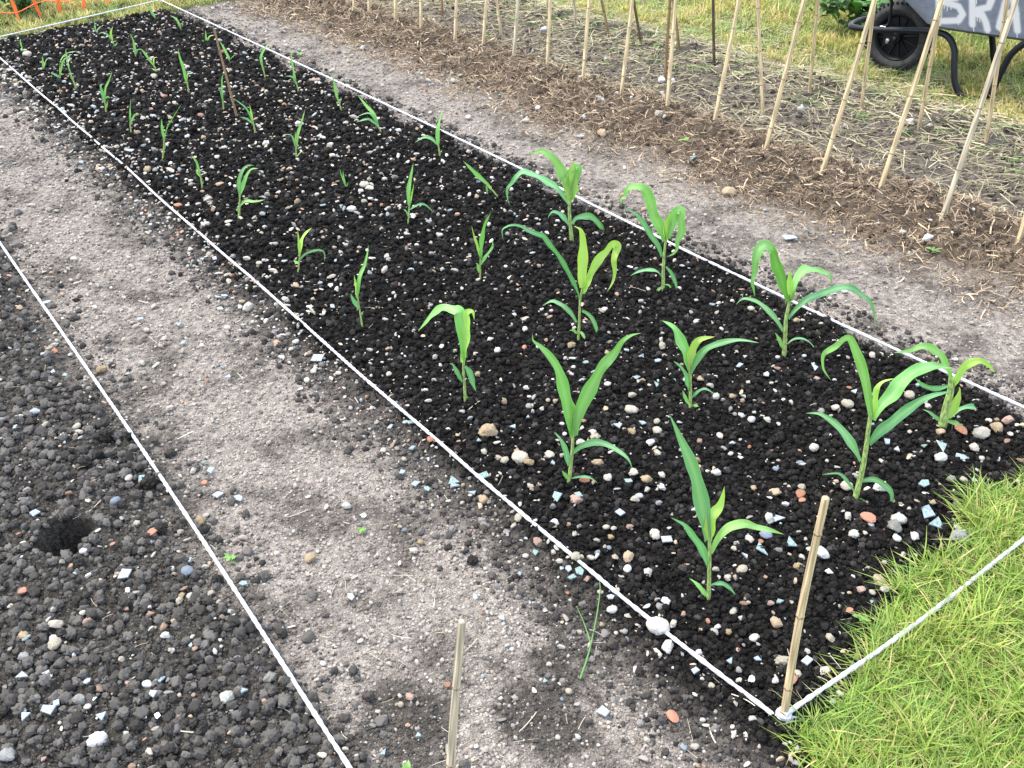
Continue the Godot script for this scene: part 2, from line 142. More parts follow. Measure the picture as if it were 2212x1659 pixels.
# ---------------------------------------------------------------- mesh helpers
# faces run counter-clockwise seen from outside; they are turned over when committed
class Geo:
	var v := PackedVector3Array()
	var n := PackedVector3Array()
	var c := PackedColorArray()
	var u := PackedVector2Array()
	var f := PackedInt32Array()
	func add(p: Vector3, col := Color.WHITE, uv := Vector2.ZERO) -> int:
		v.append(p); c.append(col); u.append(uv)
		return v.size() - 1
	func tri(a: int, b: int, d: int) -> void:
		f.append(a); f.append(d); f.append(b)
	func quad(a: int, b: int, d: int, e: int) -> void:
		tri(a, b, d); tri(a, d, e)
	func box(at: Transform3D, size: Vector3, bevel := 0.0, col := Color.WHITE) -> void:
		# a box with chamfered edges: 24 points
		var h := size * 0.5
		var b := minf(bevel, minf(h.x, minf(h.y, h.z)) * 0.9)
		if b <= 0.0: b = minf(h.x, minf(h.y, h.z)) * 0.08
		var id := {}
		for sx in [-1, 1]:
			for sy in [-1, 1]:
				for sz in [-1, 1]:
					id[[sx, sy, sz, 0]] = add(at * Vector3(sx * h.x, sy * (h.y - b), sz * (h.z - b)), col)
					id[[sx, sy, sz, 1]] = add(at * Vector3(sx * (h.x - b), sy * h.y, sz * (h.z - b)), col)
					id[[sx, sy, sz, 2]] = add(at * Vector3(sx * (h.x - b), sy * (h.y - b), sz * h.z), col)
		for s in [-1, 1]:
			_face([id[[s, -1, -1, 0]], id[[s, 1, -1, 0]], id[[s, 1, 1, 0]], id[[s, -1, 1, 0]]], s > 0)
			_face([id[[-1, s, -1, 1]], id[[-1, s, 1, 1]], id[[1, s, 1, 1]], id[[1, s, -1, 1]]], s > 0)
			_face([id[[-1, -1, s, 2]], id[[1, -1, s, 2]], id[[1, 1, s, 2]], id[[-1, 1, s, 2]]], s > 0)
			for t in [-1, 1]:
				_face([id[[s, t, -1, 0]], id[[s, t, -1, 1]], id[[s, t, 1, 1]], id[[s, t, 1, 0]]], s * t > 0)
				_face([id[[s, -1, t, 0]], id[[s, 1, t, 0]], id[[s, 1, t, 2]], id[[s, -1, t, 2]]], s * t > 0)
				_face([id[[-1, s, t, 1]], id[[-1, s, t, 2]], id[[1, s, t, 2]], id[[1, s, t, 1]]], s * t > 0)
				for r in [-1, 1]:
					if s * t * r > 0: tri(id[[s, t, r, 0]], id[[s, t, r, 1]], id[[s, t, r, 2]])
					else: tri(id[[s, t, r, 0]], id[[s, t, r, 2]], id[[s, t, r, 1]])
	func _face(q: Array, out: bool) -> void:
		if out: quad(q[0], q[1], q[2], q[3])
		else: quad(q[0], q[3], q[2], q[1])
	func normals() -> void:
		n.resize(v.size())
		n.fill(Vector3.ZERO)
		for k in range(0, f.size(), 3):
			var a := f[k]; var b := f[k + 2]; var d := f[k + 1]
			var m := (v[b] - v[a]).cross(v[d] - v[a])
			n[a] += m; n[b] += m; n[d] += m
		for k in n.size():
			n[k] = n[k].normalized() if n[k].length_squared() > 1e-20 else Vector3.UP
	func flat() -> void:
		# every face gets its own points
		var v2 := PackedVector3Array(); var c2 := PackedColorArray(); var u2 := PackedVector2Array(); var f2 := PackedInt32Array()
		for k in f.size():
			v2.append(v[f[k]]); c2.append(c[f[k]]); u2.append(u[f[k]]); f2.append(k)
		v = v2; c = c2; u = u2; f = f2
		normals()
	func mesh(colors := true) -> ArrayMesh:
		if n.size() != v.size(): normals()
		var a := []
		a.resize(Mesh.ARRAY_MAX)
		a[Mesh.ARRAY_VERTEX] = v
		a[Mesh.ARRAY_NORMAL] = n
		a[Mesh.ARRAY_TEX_UV] = u
		if colors: a[Mesh.ARRAY_COLOR] = c
		a[Mesh.ARRAY_INDEX] = f
		var m := ArrayMesh.new()
		m.add_surface_from_arrays(Mesh.PRIMITIVE_TRIANGLES, a)
		return m

func smooth_path(p: PackedVector3Array, per: int) -> PackedVector3Array:
	var out := PackedVector3Array()
	var last := p.size() - 1
	for k in last:
		var a := p[maxi(k - 1, 0)]; var b := p[k]; var d := p[k + 1]; var e := p[mini(k + 2, last)]
		for j in per:
			var t := float(j) / per
			out.append(b.cubic_interpolate(d, a, e, t))
	out.append(p[last])
	return out

func tube(g: Geo, path: PackedVector3Array, radii: PackedFloat32Array, sides: int, closed := true, col := Color.WHITE) -> void:
	var up := Vector3.UP
	var first := g.v.size()
	var along := 0.0
	for k in path.size():
		var t := (path[mini(k + 1, path.size() - 1)] - path[maxi(k - 1, 0)]).normalized()
		if absf(t.dot(up)) > 0.95: up = Vector3.RIGHT if absf(t.x) < 0.9 else Vector3.BACK
		var sx := t.cross(up).normalized()
		up = sx.cross(t).normalized()
		if k > 0: along += path[k].distance_to(path[k - 1])
		for j in sides + 1:
			var a := TAU * j / sides
			g.add(path[k] + (sx * cos(a) + up * sin(a)) * radii[k], col, Vector2(float(j) / sides, along))
	for k in path.size() - 1:
		for j in sides:
			var a := first + k * (sides + 1) + j
			g.quad(a, a + 1, a + sides + 2, a + sides + 1)
	if closed:
		for e in [0, path.size() - 1]:
			var m := g.add(path[e], col, Vector2(0.5, 0))
			for j in sides:
				var a: int = first + e * (sides + 1) + j
				if e == 0: g.tri(m, a + 1, a)
				else: g.tri(m, a, a + 1)

func ball(level: int) -> Geo:
	# an icosphere
	var g := Geo.new()
	var t := (1.0 + sqrt(5.0)) / 2.0
	for p in [[-1, t, 0], [1, t, 0], [-1, -t, 0], [1, -t, 0], [0, -1, t], [0, 1, t], [0, -1, -t], [0, 1, -t], [t, 0, -1], [t, 0, 1], [-t, 0, -1], [-t, 0, 1]]:
		g.add(Vector3(p[0], p[1], p[2]).normalized())
	var F := [[0, 11, 5], [0, 5, 1], [0, 1, 7], [0, 7, 10], [0, 10, 11], [1, 5, 9], [5, 11, 4], [11, 10, 2], [10, 7, 6], [7, 1, 8], [3, 9, 4], [3, 4, 2], [3, 2, 6], [3, 6, 8], [3, 8, 9], [4, 9, 5], [2, 4, 11], [6, 2, 10], [8, 6, 7], [9, 8, 1]]
	for l in level:
		var mid := {}
		var F2 := []
		for t3 in F:
			var m := []
			for k in 3:
				var a: int = t3[k]; var b: int = t3[(k + 1) % 3]
				var key := Vector2i(mini(a, b), maxi(a, b))
				if not mid.has(key): mid[key] = g.add((g.v[a] + g.v[b]).normalized())
				m.append(mid[key])
			F2.append([t3[0], m[0], m[2]]); F2.append([t3[1], m[1], m[0]]); F2.append([t3[2], m[2], m[1]]); F2.append(m)
		F = F2
	for t3 in F: g.tri(t3[0], t3[1], t3[2])
	return g

func lump(level: int, seed_: int, rough: float, facets: int, squash: Vector3, flat_shade := false, busy := 1.6) -> ArrayMesh:
	# a stone or clod about one unit across: a ball cut by planes and roughened
	var g := ball(level)
	var r := RandomNumberGenerator.new()
	r.seed = seed_
	var nz := FastNoiseLite.new()
	nz.seed = seed_; nz.frequency = 1.1; nz.fractal_octaves = 3
	var planes := []
	for k in facets:
		planes.append([Vector3(r.randfn(), r.randfn(), r.randfn()).normalized(), r.randf_range(0.55, 0.9)])
	for k in g.v.size():
		var p := g.v[k]
		p *= 1.0 + rough * nz.get_noise_3dv(p * busy) * 1.6
		for q in planes:
			var over: float = p.dot(q[0]) - q[1]
			if over > 0.0: p -= q[0] * over * 0.92
		g.v[k] = p * 0.5 * squash
	if flat_shade: g.flat()
	return g.mesh(false)

func shard(seed_: int) -> ArrayMesh:
	# a flat piece of broken glass or pot, about one unit across
	var g := Geo.new()
	var r := RandomNumberGenerator.new()
	r.seed = seed_
	var n := r.randi_range(3, 5)
	var pts := []
	var a0 := r.randf() * TAU
	for k in n:
		var a := a0 + TAU * (k + r.randf_range(-0.28, 0.28)) / n
		pts.append(Vector2(cos(a), sin(a) * r.randf_range(0.55, 0.95)) * r.randf_range(0.42, 0.58))
	var th := 0.07
	var rings := [[0.93, -th], [1.0, -th * 0.7], [1.0, th * 0.7], [0.93, th]]
	for q in rings:
		for p in pts: g.add(Vector3(p.x * q[0], q[1], p.y * q[0]))
	for l in 3:
		for k in n:
			var a := l * n + k; var b: int = l * n + (k + 1) % n
			g.quad(a, a + n, b + n, b)
	var ct := g.add(Vector3(0, th, 0)); var cb := g.add(Vector3(0, -th, 0))
	for k in n:
		g.tri(ct, 3 * n + (k + 1) % n, 3 * n + k)
		g.tri(cb, k, (k + 1) % n)
	g.flat()
	return g.mesh(false)

# ---------------------------------------------------------------- textures
func grain(size: int, seed_: int, layers: Array, lo: float, hi: float, gamma := 1.0) -> Image:
	# grey picture that tiles: layers are [frequency, weight, cellular?]
	var acc := PackedFloat32Array()
	acc.resize(size * size)
	for l in layers:
		var nz := FastNoiseLite.new()
		nz.seed = seed_ + int(l[0] * 1000.0)
		nz.frequency = l[0]
		nz.noise_type = FastNoiseLite.TYPE_CELLULAR if l[2] else FastNoiseLite.TYPE_SIMPLEX_SMOOTH
		nz.fractal_type = FastNoiseLite.FRACTAL_NONE if l[2] else FastNoiseLite.FRACTAL_FBM
		nz.fractal_octaves = 3
		var d := nz.get_seamless_image(size, size).get_data()
		var w: float = l[1] / 255.0
		for k in acc.size(): acc[k] += d[k] * w
	var out := PackedByteArray()
	out.resize(size * size)
	var mean := 0.0; var sq := 0.0
	for k in acc.size():
		mean += acc[k]; sq += acc[k] * acc[k]
	mean /= acc.size()
	var dev := sqrt(maxf(sq / acc.size() - mean * mean, 1e-9))
	for k in acc.size():
		var x := clampf(0.5 + 0.22 * (acc[k] - mean) / dev, 0.0, 1.0)
		out[k] = int(255.0 * clampf(lo + (hi - lo) * pow(x, gamma), 0.0, 1.0))
	return Image.create_from_data(size, size, false, Image.FORMAT_L8, out)

func tex(im: Image) -> ImageTexture:
	im.generate_mipmaps()
	return ImageTexture.create_from_image(im)

func bump(im: Image, k: float) -> ImageTexture:
	var c: Image = im.duplicate()
	c.clear_mipmaps()
	c.convert(Image.FORMAT_RGBA8)
	c.bump_map_to_normal_map(k)
	return tex(c)

func lin(r: float, g: float, b: float) -> Color:
	return Color(r, g, b).linear_to_srgb()

func mat(col: Color, rough: float, opts := {}) -> StandardMaterial3D:
	var m := StandardMaterial3D.new()
	m.albedo_color = col
	m.roughness = rough
	m.metallic_specular = opts.get("spec", 0.4)
	m.metallic = opts.get("metal", 0.0)
	if opts.get("vertex", false): m.vertex_color_use_as_albedo = true
	if opts.has("tex"): m.albedo_texture = opts.tex
	if opts.has("normal"):
		m.normal_enabled = true
		m.normal_texture = opts.normal
		m.normal_scale = opts.get("depth", 1.0)
	if opts.has("tri"):
		m.uv1_triplanar = true
		m.uv1_world_triplanar = opts.get("world", false)
		m.uv1_scale = Vector3.ONE * opts.tri
	if opts.has("uv"): m.uv1_scale = opts.uv
	if opts.has("back"):
		m.backlight_enabled = true
		m.backlight = opts.back
	m.cull_mode = BaseMaterial3D.CULL_DISABLED if opts.get("twosided", false) else BaseMaterial3D.CULL_BACK
	return m

# ---------------------------------------------------------------- the lie of the land
func ss(a: float, b: float, x: float) -> float:
	var t := clampf((x - a) / (b - a), 0.0, 1.0)
	return t * t * (3.0 - 2.0 * t)

func front_edge(x: float) -> float:
	# how far (s = -z) the grass at the near end reaches
	if x < 0.0: return -0.06 - 0.5 * ss(0.0, -0.12, x)
	if x < 0.14: return -0.06
	if x < 0.4: return -0.05 + 0.12 * ss(0.14, 0.36, x)
	return 0.07 + 0.03 * minf((x - 0.4) / 0.6, 1.0)

# weights of [maize soil, path, seed bed, bean bed, lawn] at a point
func zones(x: float, z: float) -> PackedFloat32Array:
	var w := n_wob.get_noise_2d(x, z)
	var w2 := n_mid.get_noise_2d(x, z)
	var xb := x + 0.07 * w + 0.03 * w2
	var s := -z + 0.05 * w + 0.035 * w2
	var near := ss(-0.03, 0.03, s - front_edge(x))
	var far := 1.0 - ss(7.0, 7.12, s)
	var o := PackedFloat32Array([0, 0, 0, 0, 0])
	o[0] = ss(-0.1, -0.02, xb) * (1.0 - ss(1.25, 1.33, xb)) * near * far
	o[2] = (1.0 - ss(-0.76, -0.67, xb)) * near
	var end := 1.0 - ss(6.9, 7.3, s)
	o[3] = ss(1.84, 1.96, xb) * (1.0 - ss(3.2, 3.42, xb)) * ss(0.0, 0.12, s) * end
	o[4] = clampf((1.0 - near) + ss(3.2, 3.42, xb) + ss(7.0, 7.16, s), 0.0, 1.0)
	o[4] = minf(o[4], 1.0 - o[0] - minf(o[2], 1.0 - o[0]))
	o[1] = clampf(1.0 - o[0] - o[2] - o[3] - o[4], 0.0, 1.0)
	return o

func height(x: float, z: float) -> float:
	if absf(x) > 9.0 or z > 3.0 or z < -14.0: return -0.02
	var o := zones(x, z)
	return height_in(x, z, o)

func height_in(x: float, z: float, o: PackedFloat32Array) -> float:
	var w := n_wob.get_noise_2d(x * 1.7 + 9.0, z * 1.7)
	var m := n_mid.get_noise_2d(x + 5.0, z)
	var c := n_clod.get_noise_2d(x, z)
	var f := n_fine.get_noise_2d(x, z)
	var y := 0.0
	y += o[0] * (0.03 + 0.012 * w + 0.012 * m + 0.009 * c + 0.004 * f)
	y += o[1] * (0.004 * w + 0.005 * m + 0.0025 * c + 0.0018 * f)
	y += o[2] * (0.022 + 0.014 * w + 0.014 * m + 0.011 * c + 0.005 * f)
	if o[3] > 0.0:
		var wave := 1.0 + 0.5 * w + 0.75 * m + 0.25 * c
		var ridge := ss(1.82, 2.12, x) * (1.0 - 0.75 * ss(2.22, 2.5, x)) * 0.07 * wave
		var back := 0.035 * exp(-pow((x - 3.13) / 0.13, 2.0)) * wave
		y += o[3] * (ridge + back + 0.006 * m + 0.006 * c + 0.004 * f)
	y += o[4] * (0.012 + 0.012 * w + 0.008 * m + 0.004 * c)
	var d := Vector2(x, z).distance_to(HOLE)
	if d < 0.16:
		var edge := 0.062 + 0.008 * n_mid.get_noise_2d(x * 3.0, z * 3.0 + 4.0)
		y += 0.012 * exp(-pow((d - 0.085) / 0.03, 2.0))
		y -= 0.3 * (1.0 - ss(edge - 0.012, edge + 0.012, d))
	return y

func on_ground(x: float, z: float, up := 0.0) -> Vector3:
	return Vector3(x, height(x, z) + up, z)

func steps(spec: Array) -> PackedFloat32Array:
	# [[from, step], ..., [end]] -> coordinates
	var out := PackedFloat32Array()
	for k in spec.size() - 1:
		var a: float = spec[k][0]
		var b: float = spec[k + 1][0]
		var n := maxi(1, int(round((b - a) / float(spec[k][1]))))
		for j in n: out.append(a + (b - a) * j / n)
	out.append(spec[spec.size() - 1][0])
	return out

# ---------------------------------------------------------------- first: camera, sky, sun, exposure
func light_and_camera() -> void:
	var cam := Camera3D.new()
	cam.name = "camera"
	add_child(cam)
	cam.transform = Transform3D(Basis(Vector3(0.81052, -0.05091, 0.5835), Vector3(0.35732, 0.83233, -0.42373), Vector3(-0.46409, 0.55194, 0.69281)).orthonormalized(), Vector3(-1.0678, 1.65, 0.7439))
	cam.fov = 42.374
	cam.near = 0.05
	cam.far = 300.0
	cam.current = true
	var sky_mat := ProceduralSkyMaterial.new()
	sky_mat.sky_top_color = Color(0.80, 0.86, 0.95)
	sky_mat.sky_horizon_color = Color(0.93, 0.94, 0.95)
	sky_mat.sky_curve = 0.2
	sky_mat.ground_bottom_color = Color(0.35, 0.34, 0.30)
	sky_mat.ground_horizon_color = Color(0.60, 0.60, 0.58)
	sky_mat.energy_multiplier = 1.0
	var sky := Sky.new()
	sky.sky_material = sky_mat
	var env := Environment.new()
	env.background_mode = Environment.BG_SKY
	env.sky = sky
	env.tonemap_mode = Environment.TONE_MAPPER_LINEAR
	env.tonemap_exposure = 3.8
	env.sdfgi_enabled = true
	env.ssao_enabled = true
	env.ssil_enabled = true
	var we := WorldEnvironment.new()
	we.name = "world_environment"
	we.environment = env
	add_child(we)
	var sun := DirectionalLight3D.new()
	sun.name = "sun"
	add_child(sun)
	sun.look_at_from_position(Vector3(-0.75, 2.3, -1.1), Vector3.ZERO, Vector3.UP)
	sun.light_energy = 0.5
	sun.light_angular_distance = 10.0
	sun.light_color = Color(1.0, 0.96, 0.88)
	sun.shadow_enabled = true

func materials() -> void:
	var soil := grain(1024, 11, [[0.02, 1.0, false], [0.07, 1.0, false], [0.11, 0.8, true]], 0.25, 1.0)
	var dust := grain(1024, 23, [[0.012, 0.8, false], [0.05, 0.8, false], [0.2, 1.2, false], [0.14, 0.9, true]], 0.4, 1.0)
	var speck := grain(256, 5, [[0.03, 1.0, false], [0.15, 0.9, false]], 0.55, 1.0)
	var rust := grain(256, 9, [[0.02, 1.0, false], [0.09, 0.6, false]], 0.6, 1.0)
	var t_soil := tex(soil); var b_soil := bump(soil, 5.0)
	var t_dust := tex(dust); var b_dust := bump(dust, 5.0)
	var t_speck := tex(speck); var b_speck := bump(speck, 2.0)
	M.soil = mat(Color.WHITE, 0.96, {vertex = true, tex = t_soil, normal = b_soil, depth = 1.6, tri = 3.1, world = true, spec = 0.2})
	M.path = mat(Color.WHITE, 0.97, {vertex = true, tex = t_dust, normal = b_dust, depth = 1.5, tri = 2.6, world = true, spec = 0.2})
	M.clod = mat(lin(0.8, 0.8, 0.8), 0.95, {vertex = true, spec = 0.2})
	M.grass = mat(Color.WHITE, 0.55, {vertex = true, spec = 0.4, back = Color(0.5, 0.6, 0.25), twosided = true})
	M.straw = mat(Color.WHITE, 0.75, {vertex = true, spec = 0.3, back = Color(0.15, 0.13, 0.08), twosided = true})
	# stones
	var S := {w = [0.62, 0.60, 0.56], p = [0.52, 0.46, 0.38], y = [0.44, 0.33, 0.21], k = [0.42, 0.28, 0.22], b = [0.22, 0.25, 0.30], c = [0.30, 0.29, 0.27], o = [0.47, 0.22, 0.14], d = [0.035, 0.031, 0.028]}
	for k in S:
		for j in 3:
			var f: float = [0.82, 1.0, 1.14][j]
			M["stone_%s%d" % [k, j]] = mat(lin(S[k][0] * f, S[k][1] * f, S[k][2] * f * [0.94, 1.0, 1.04][j]), 0.8, {tex = t_speck, normal = b_speck, depth = 0.7, tri = [1.1, 1.6, 2.3][j], spec = 0.3})
	var G := [[0.36, 0.42, 0.46], [0.30, 0.37, 0.39], [0.25, 0.34, 0.32], [0.42, 0.46, 0.49]]
	for j in 4: M["glass%d" % j] = mat(lin(G[j][0], G[j][1], G[j][2]), 0.22, {spec = 0.6, tex = tex(rust) if j == 0 else M.glass0.albedo_texture, tri = 1.2})
	M.cord = mat(lin(0.78, 0.77, 0.80), 0.7, {tex = t_speck, uv = Vector3(2, 40, 1), spec = 0.3})
	# cane: streaks along its length
	var st := grain(256, 41, [[0.02, 1.0, false], [0.12, 0.5, false]], 0.55, 1.0)
	st.resize(256, 16, Image.INTERPOLATE_CUBIC)
	st.resize(256, 256, Image.INTERPOLATE_CUBIC)
	M.streak = tex(st)
	var K := [[0.74, 0.57, 0.33], [0.36, 0.23, 0.12], [0.64, 0.54, 0.38], [0.15, 0.105, 0.06]]
	for j in 4:
		M["cane%d" % j] = mat(lin(K[j][0], K[j][1], K[j][2]), 0.45, {tex = M.streak, uv = Vector3(1, 1.3, 1), spec = 0.45})
		M["joint%d" % j] = mat(lin(K[j][0] * 0.45, K[j][1] * 0.4, K[j][2] * 0.4), 0.6, {tex = M.streak, uv = Vector3(1, 1.3, 1)})
	# maize leaf: veins along the blade
	var vein := Image.create(128, 8, false, Image.FORMAT_L8)
	for x in 128:
		var a := 0.92 + 0.05 * sin(x * 1.15) + 0.03 * sin(x * 0.37)
		for y in 8: vein.set_pixel(x, y, Color(a, a, a))
	M.leaf = mat(Color.WHITE, 0.5, {vertex = true, tex = tex(vein), normal = bump(vein, 1.5), depth = 0.5, uv = Vector3(1, 6, 1), spec = 0.4, back = Color(0.55, 0.75, 0.22), twosided = true})
	M.stalk = mat(Color.WHITE, 0.5, {vertex = true, tex = M.streak, uv = Vector3(1, 8, 1), spec = 0.4, back = Color(0.2, 0.3, 0.1)})
	M.weed = mat(Color.WHITE, 0.5, {vertex = true, spec = 0.4, back = Color(0.4, 0.55, 0.2), twosided = true})
	M.bark = mat(lin(0.11, 0.08, 0.05), 0.85, {tex = t_speck, tri = 4.0})
	M.tray = mat(lin(0.19, 0.215, 0.27), 0.5, {tex = tex(rust), tri = 3.0, spec = 0.5})
	M.tube = mat(lin(0.008, 0.009, 0.012), 0.42, {spec = 0.3})
	M.tyre = mat(lin(0.05, 0.05, 0.05), 0.8, {tex = t_speck, tri = 6.0})
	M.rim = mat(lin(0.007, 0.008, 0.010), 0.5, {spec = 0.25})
	M.steel = mat(lin(0.5, 0.5, 0.5), 0.35, {metal = 0.9})
	M.orange = mat(lin(0.75, 0.16, 0.045), 0.6, {back = Color(0.3, 0.1, 0.05), twosided = true})
	M.wood = mat(lin(0.36, 0.33, 0.30), 0.8, {tex = M.streak, tri = 3.0})

# ---------------------------------------------------------------- the ground
func ground_colour(x: float, z: float, o: PackedFloat32Array) -> Color:
	var a := n_wob.get_noise_2d(x * 2.3 + 31.0, z * 2.3)
	var b := n_mid.get_noise_2d(x * 1.6, z * 1.6 + 17.0)
	var maize := Vector3(0.0175, 0.0155, 0.0148) * (1.0 + 0.5 * b)
	var seedbed := Vector3(0.095, 0.084, 0.073) * (1.0 + 0.35 * a + 0.3 * b)
	# trodden earth: pale dust where it is walked flat, darker loose crumbs elsewhere
	var c := n_clod.get_noise_2d(x * 0.7, z * 0.7)
	var pale := ss(-0.75, 0.25, a + 0.6 * b + 0.35 * c)
	var loose := 0.0
	for q in [[-0.10, -0.47, 0.10], [-0.20, -0.40, 0.11], [-0.54, -0.44, 0.11], [-0.60, -0.50, 0.10], [-0.05, -0.14, 0.16], [-0.33, -0.30, 0.13]]:
		var d: float = Vector2(x - q[0], z - q[1]).length() + 0.06 * b + 0.04 * a + 0.03 * c
		loose = maxf(loose, 0.8 * (1.0 - ss(q[2] * 0.3, q[2], d)))
	loose = maxf(loose, 0.7 * ss(-0.2, -0.08, x + 0.05 * a + 0.06 * b + 0.03 * c) * (1.0 - ss(0.4, 0.8, x)))
	loose = maxf(loose, 0.42 * (1.0 - ss(-0.72, -0.62, x + 0.04 * a + 0.06 * b + 0.03 * c)))
	pale *= 1.0 - loose
	var path := Vector3(0.20, 0.172, 0.15).lerp(Vector3(0.42, 0.362, 0.315), pale).lerp(Vector3(0.075, 0.066, 0.058), loose * 0.85)
	var bean := Vector3(0.21, 0.175, 0.147).lerp(Vector3(0.18, 0.135, 0.10), ss(1.8, 1.95, x) * (1.0 - ss(2.3, 2.5, x))) * (1.0 + 0.35 * b)
	var lawn := Vector3(0.085, 0.085, 0.032) * (1.0 + 0.3 * b)
	var v := maize * o[0] + path * o[1] + seedbed * o[2] + bean * o[3] + lawn * o[4]
	return Color(maxf(v.x, 0.005), maxf(v.y, 0.005), maxf(v.z, 0.005))

func build_ground() -> void:
	var xs := steps([[-60, 8], [-12, 1.5], [-3.5, 0.12], [-1.7, 0.013], [1.6, 0.018], [2.6, 0.025], [3.6, 0.05], [6.5, 0.5], [12, 8], [60]])
	var zs := steps([[-60, 8], [-16, 1.5], [-10, 0.1], [-7.6, 0.035], [-4.5, 0.02], [-2.4, 0.013], [0.3, 0.03], [1.2, 0.3], [4, 4], [60]])
	var nx := xs.size(); var nz := zs.size()
	var P := PackedVector3Array(); var K := PackedColorArray(); var Z := PackedByteArray()
	P.resize(nx * nz); K.resize(nx * nz); Z.resize(nx * nz)
	for j in nz:
		for i in nx:
			var x := xs[i]; var z := zs[j]
			var o := zones(x, z)
			var y := height_in(x, z, o) if absf(x) < 9.0 and z < 3.0 and z > -14.0 else -0.02
			P[j * nx + i] = Vector3(x, y, z)
			K[j * nx + i] = ground_colour(x, z, o)
			var best := 0
			for k in 5:
				if o[k] > o[best]: best = k
			Z[j * nx + i] = best
	var N := PackedVector3Array()
	N.resize(nx * nz)
	for j in nz:
		for i in nx:
			var a := P[j * nx + mini(i + 1, nx - 1)] - P[j * nx + maxi(i - 1, 0)]
			var b := P[mini(j + 1, nz - 1) * nx + i] - P[maxi(j - 1, 0) * nx + i]
			N[j * nx + i] = b.cross(a).normalized()
	var names := ["maize_bed_soil", "path", "seed_bed_soil", "bean_bed_soil", "ground"]
	for zone in 5:
		var g := Geo.new()
		var at := PackedInt32Array()
		at.resize(nx * nz)
		at.fill(-1)
		for j in nz - 1:
			for i in nx - 1:
				var q := j * nx + i
				if Z[q] != zone: continue
				for c in [q, q + 1, q + nx, q + nx + 1]:
					if at[c] < 0:
						at[c] = g.add(P[c], K[c])
						g.n.append(N[c])
				g.quad(at[q], at[q + nx], at[q + nx + 1], at[q + 1])
		var o := part(names[zone], g.mesh(), M.path if zone in [1, 3] else M.soil, self)
		o.set_meta("kind", "structure")

# ---------------------------------------------------------------- loose matter
func strew(called: String, child: String, meshes: Array, m: Material, spots: Array, label: String, category: String) -> void:
	var o := thing(called, Vector3.ZERO)
	tag(o, label, category, "", "stuff")
	for k in meshes.size():
		var mine := []
		for j in range(k, spots.size(), meshes.size()): mine.append(spots[j])
		if mine.is_empty(): continue
		var mm := MultiMesh.new()
		mm.transform_format = MultiMesh.TRANSFORM_3D
		mm.use_colors = true
		mm.mesh = meshes[k]
		mm.instance_count = mine.size()
		for j in mine.size():
			mm.set_instance_transform(j, mine[j][0])
			mm.set_instance_color(j, mine[j][1])
		var mi := MultiMeshInstance3D.new()
		mi.name = child
		mi.multimesh = mm
		mi.material_override = m
		mi.set_meta("kind", "stuff")
		o.add_child(mi, true)

func turned(size: Vector3, tilt := 3.0) -> Basis:
	var b := Basis(Vector3.UP, rng.randf() * TAU)
	if tilt > 0.0: b = b * Basis(Vector3(rng.randfn(), 0.2, rng.randfn()).normalized(), rng.randf() * tilt)
	return b.scaled_local(size)

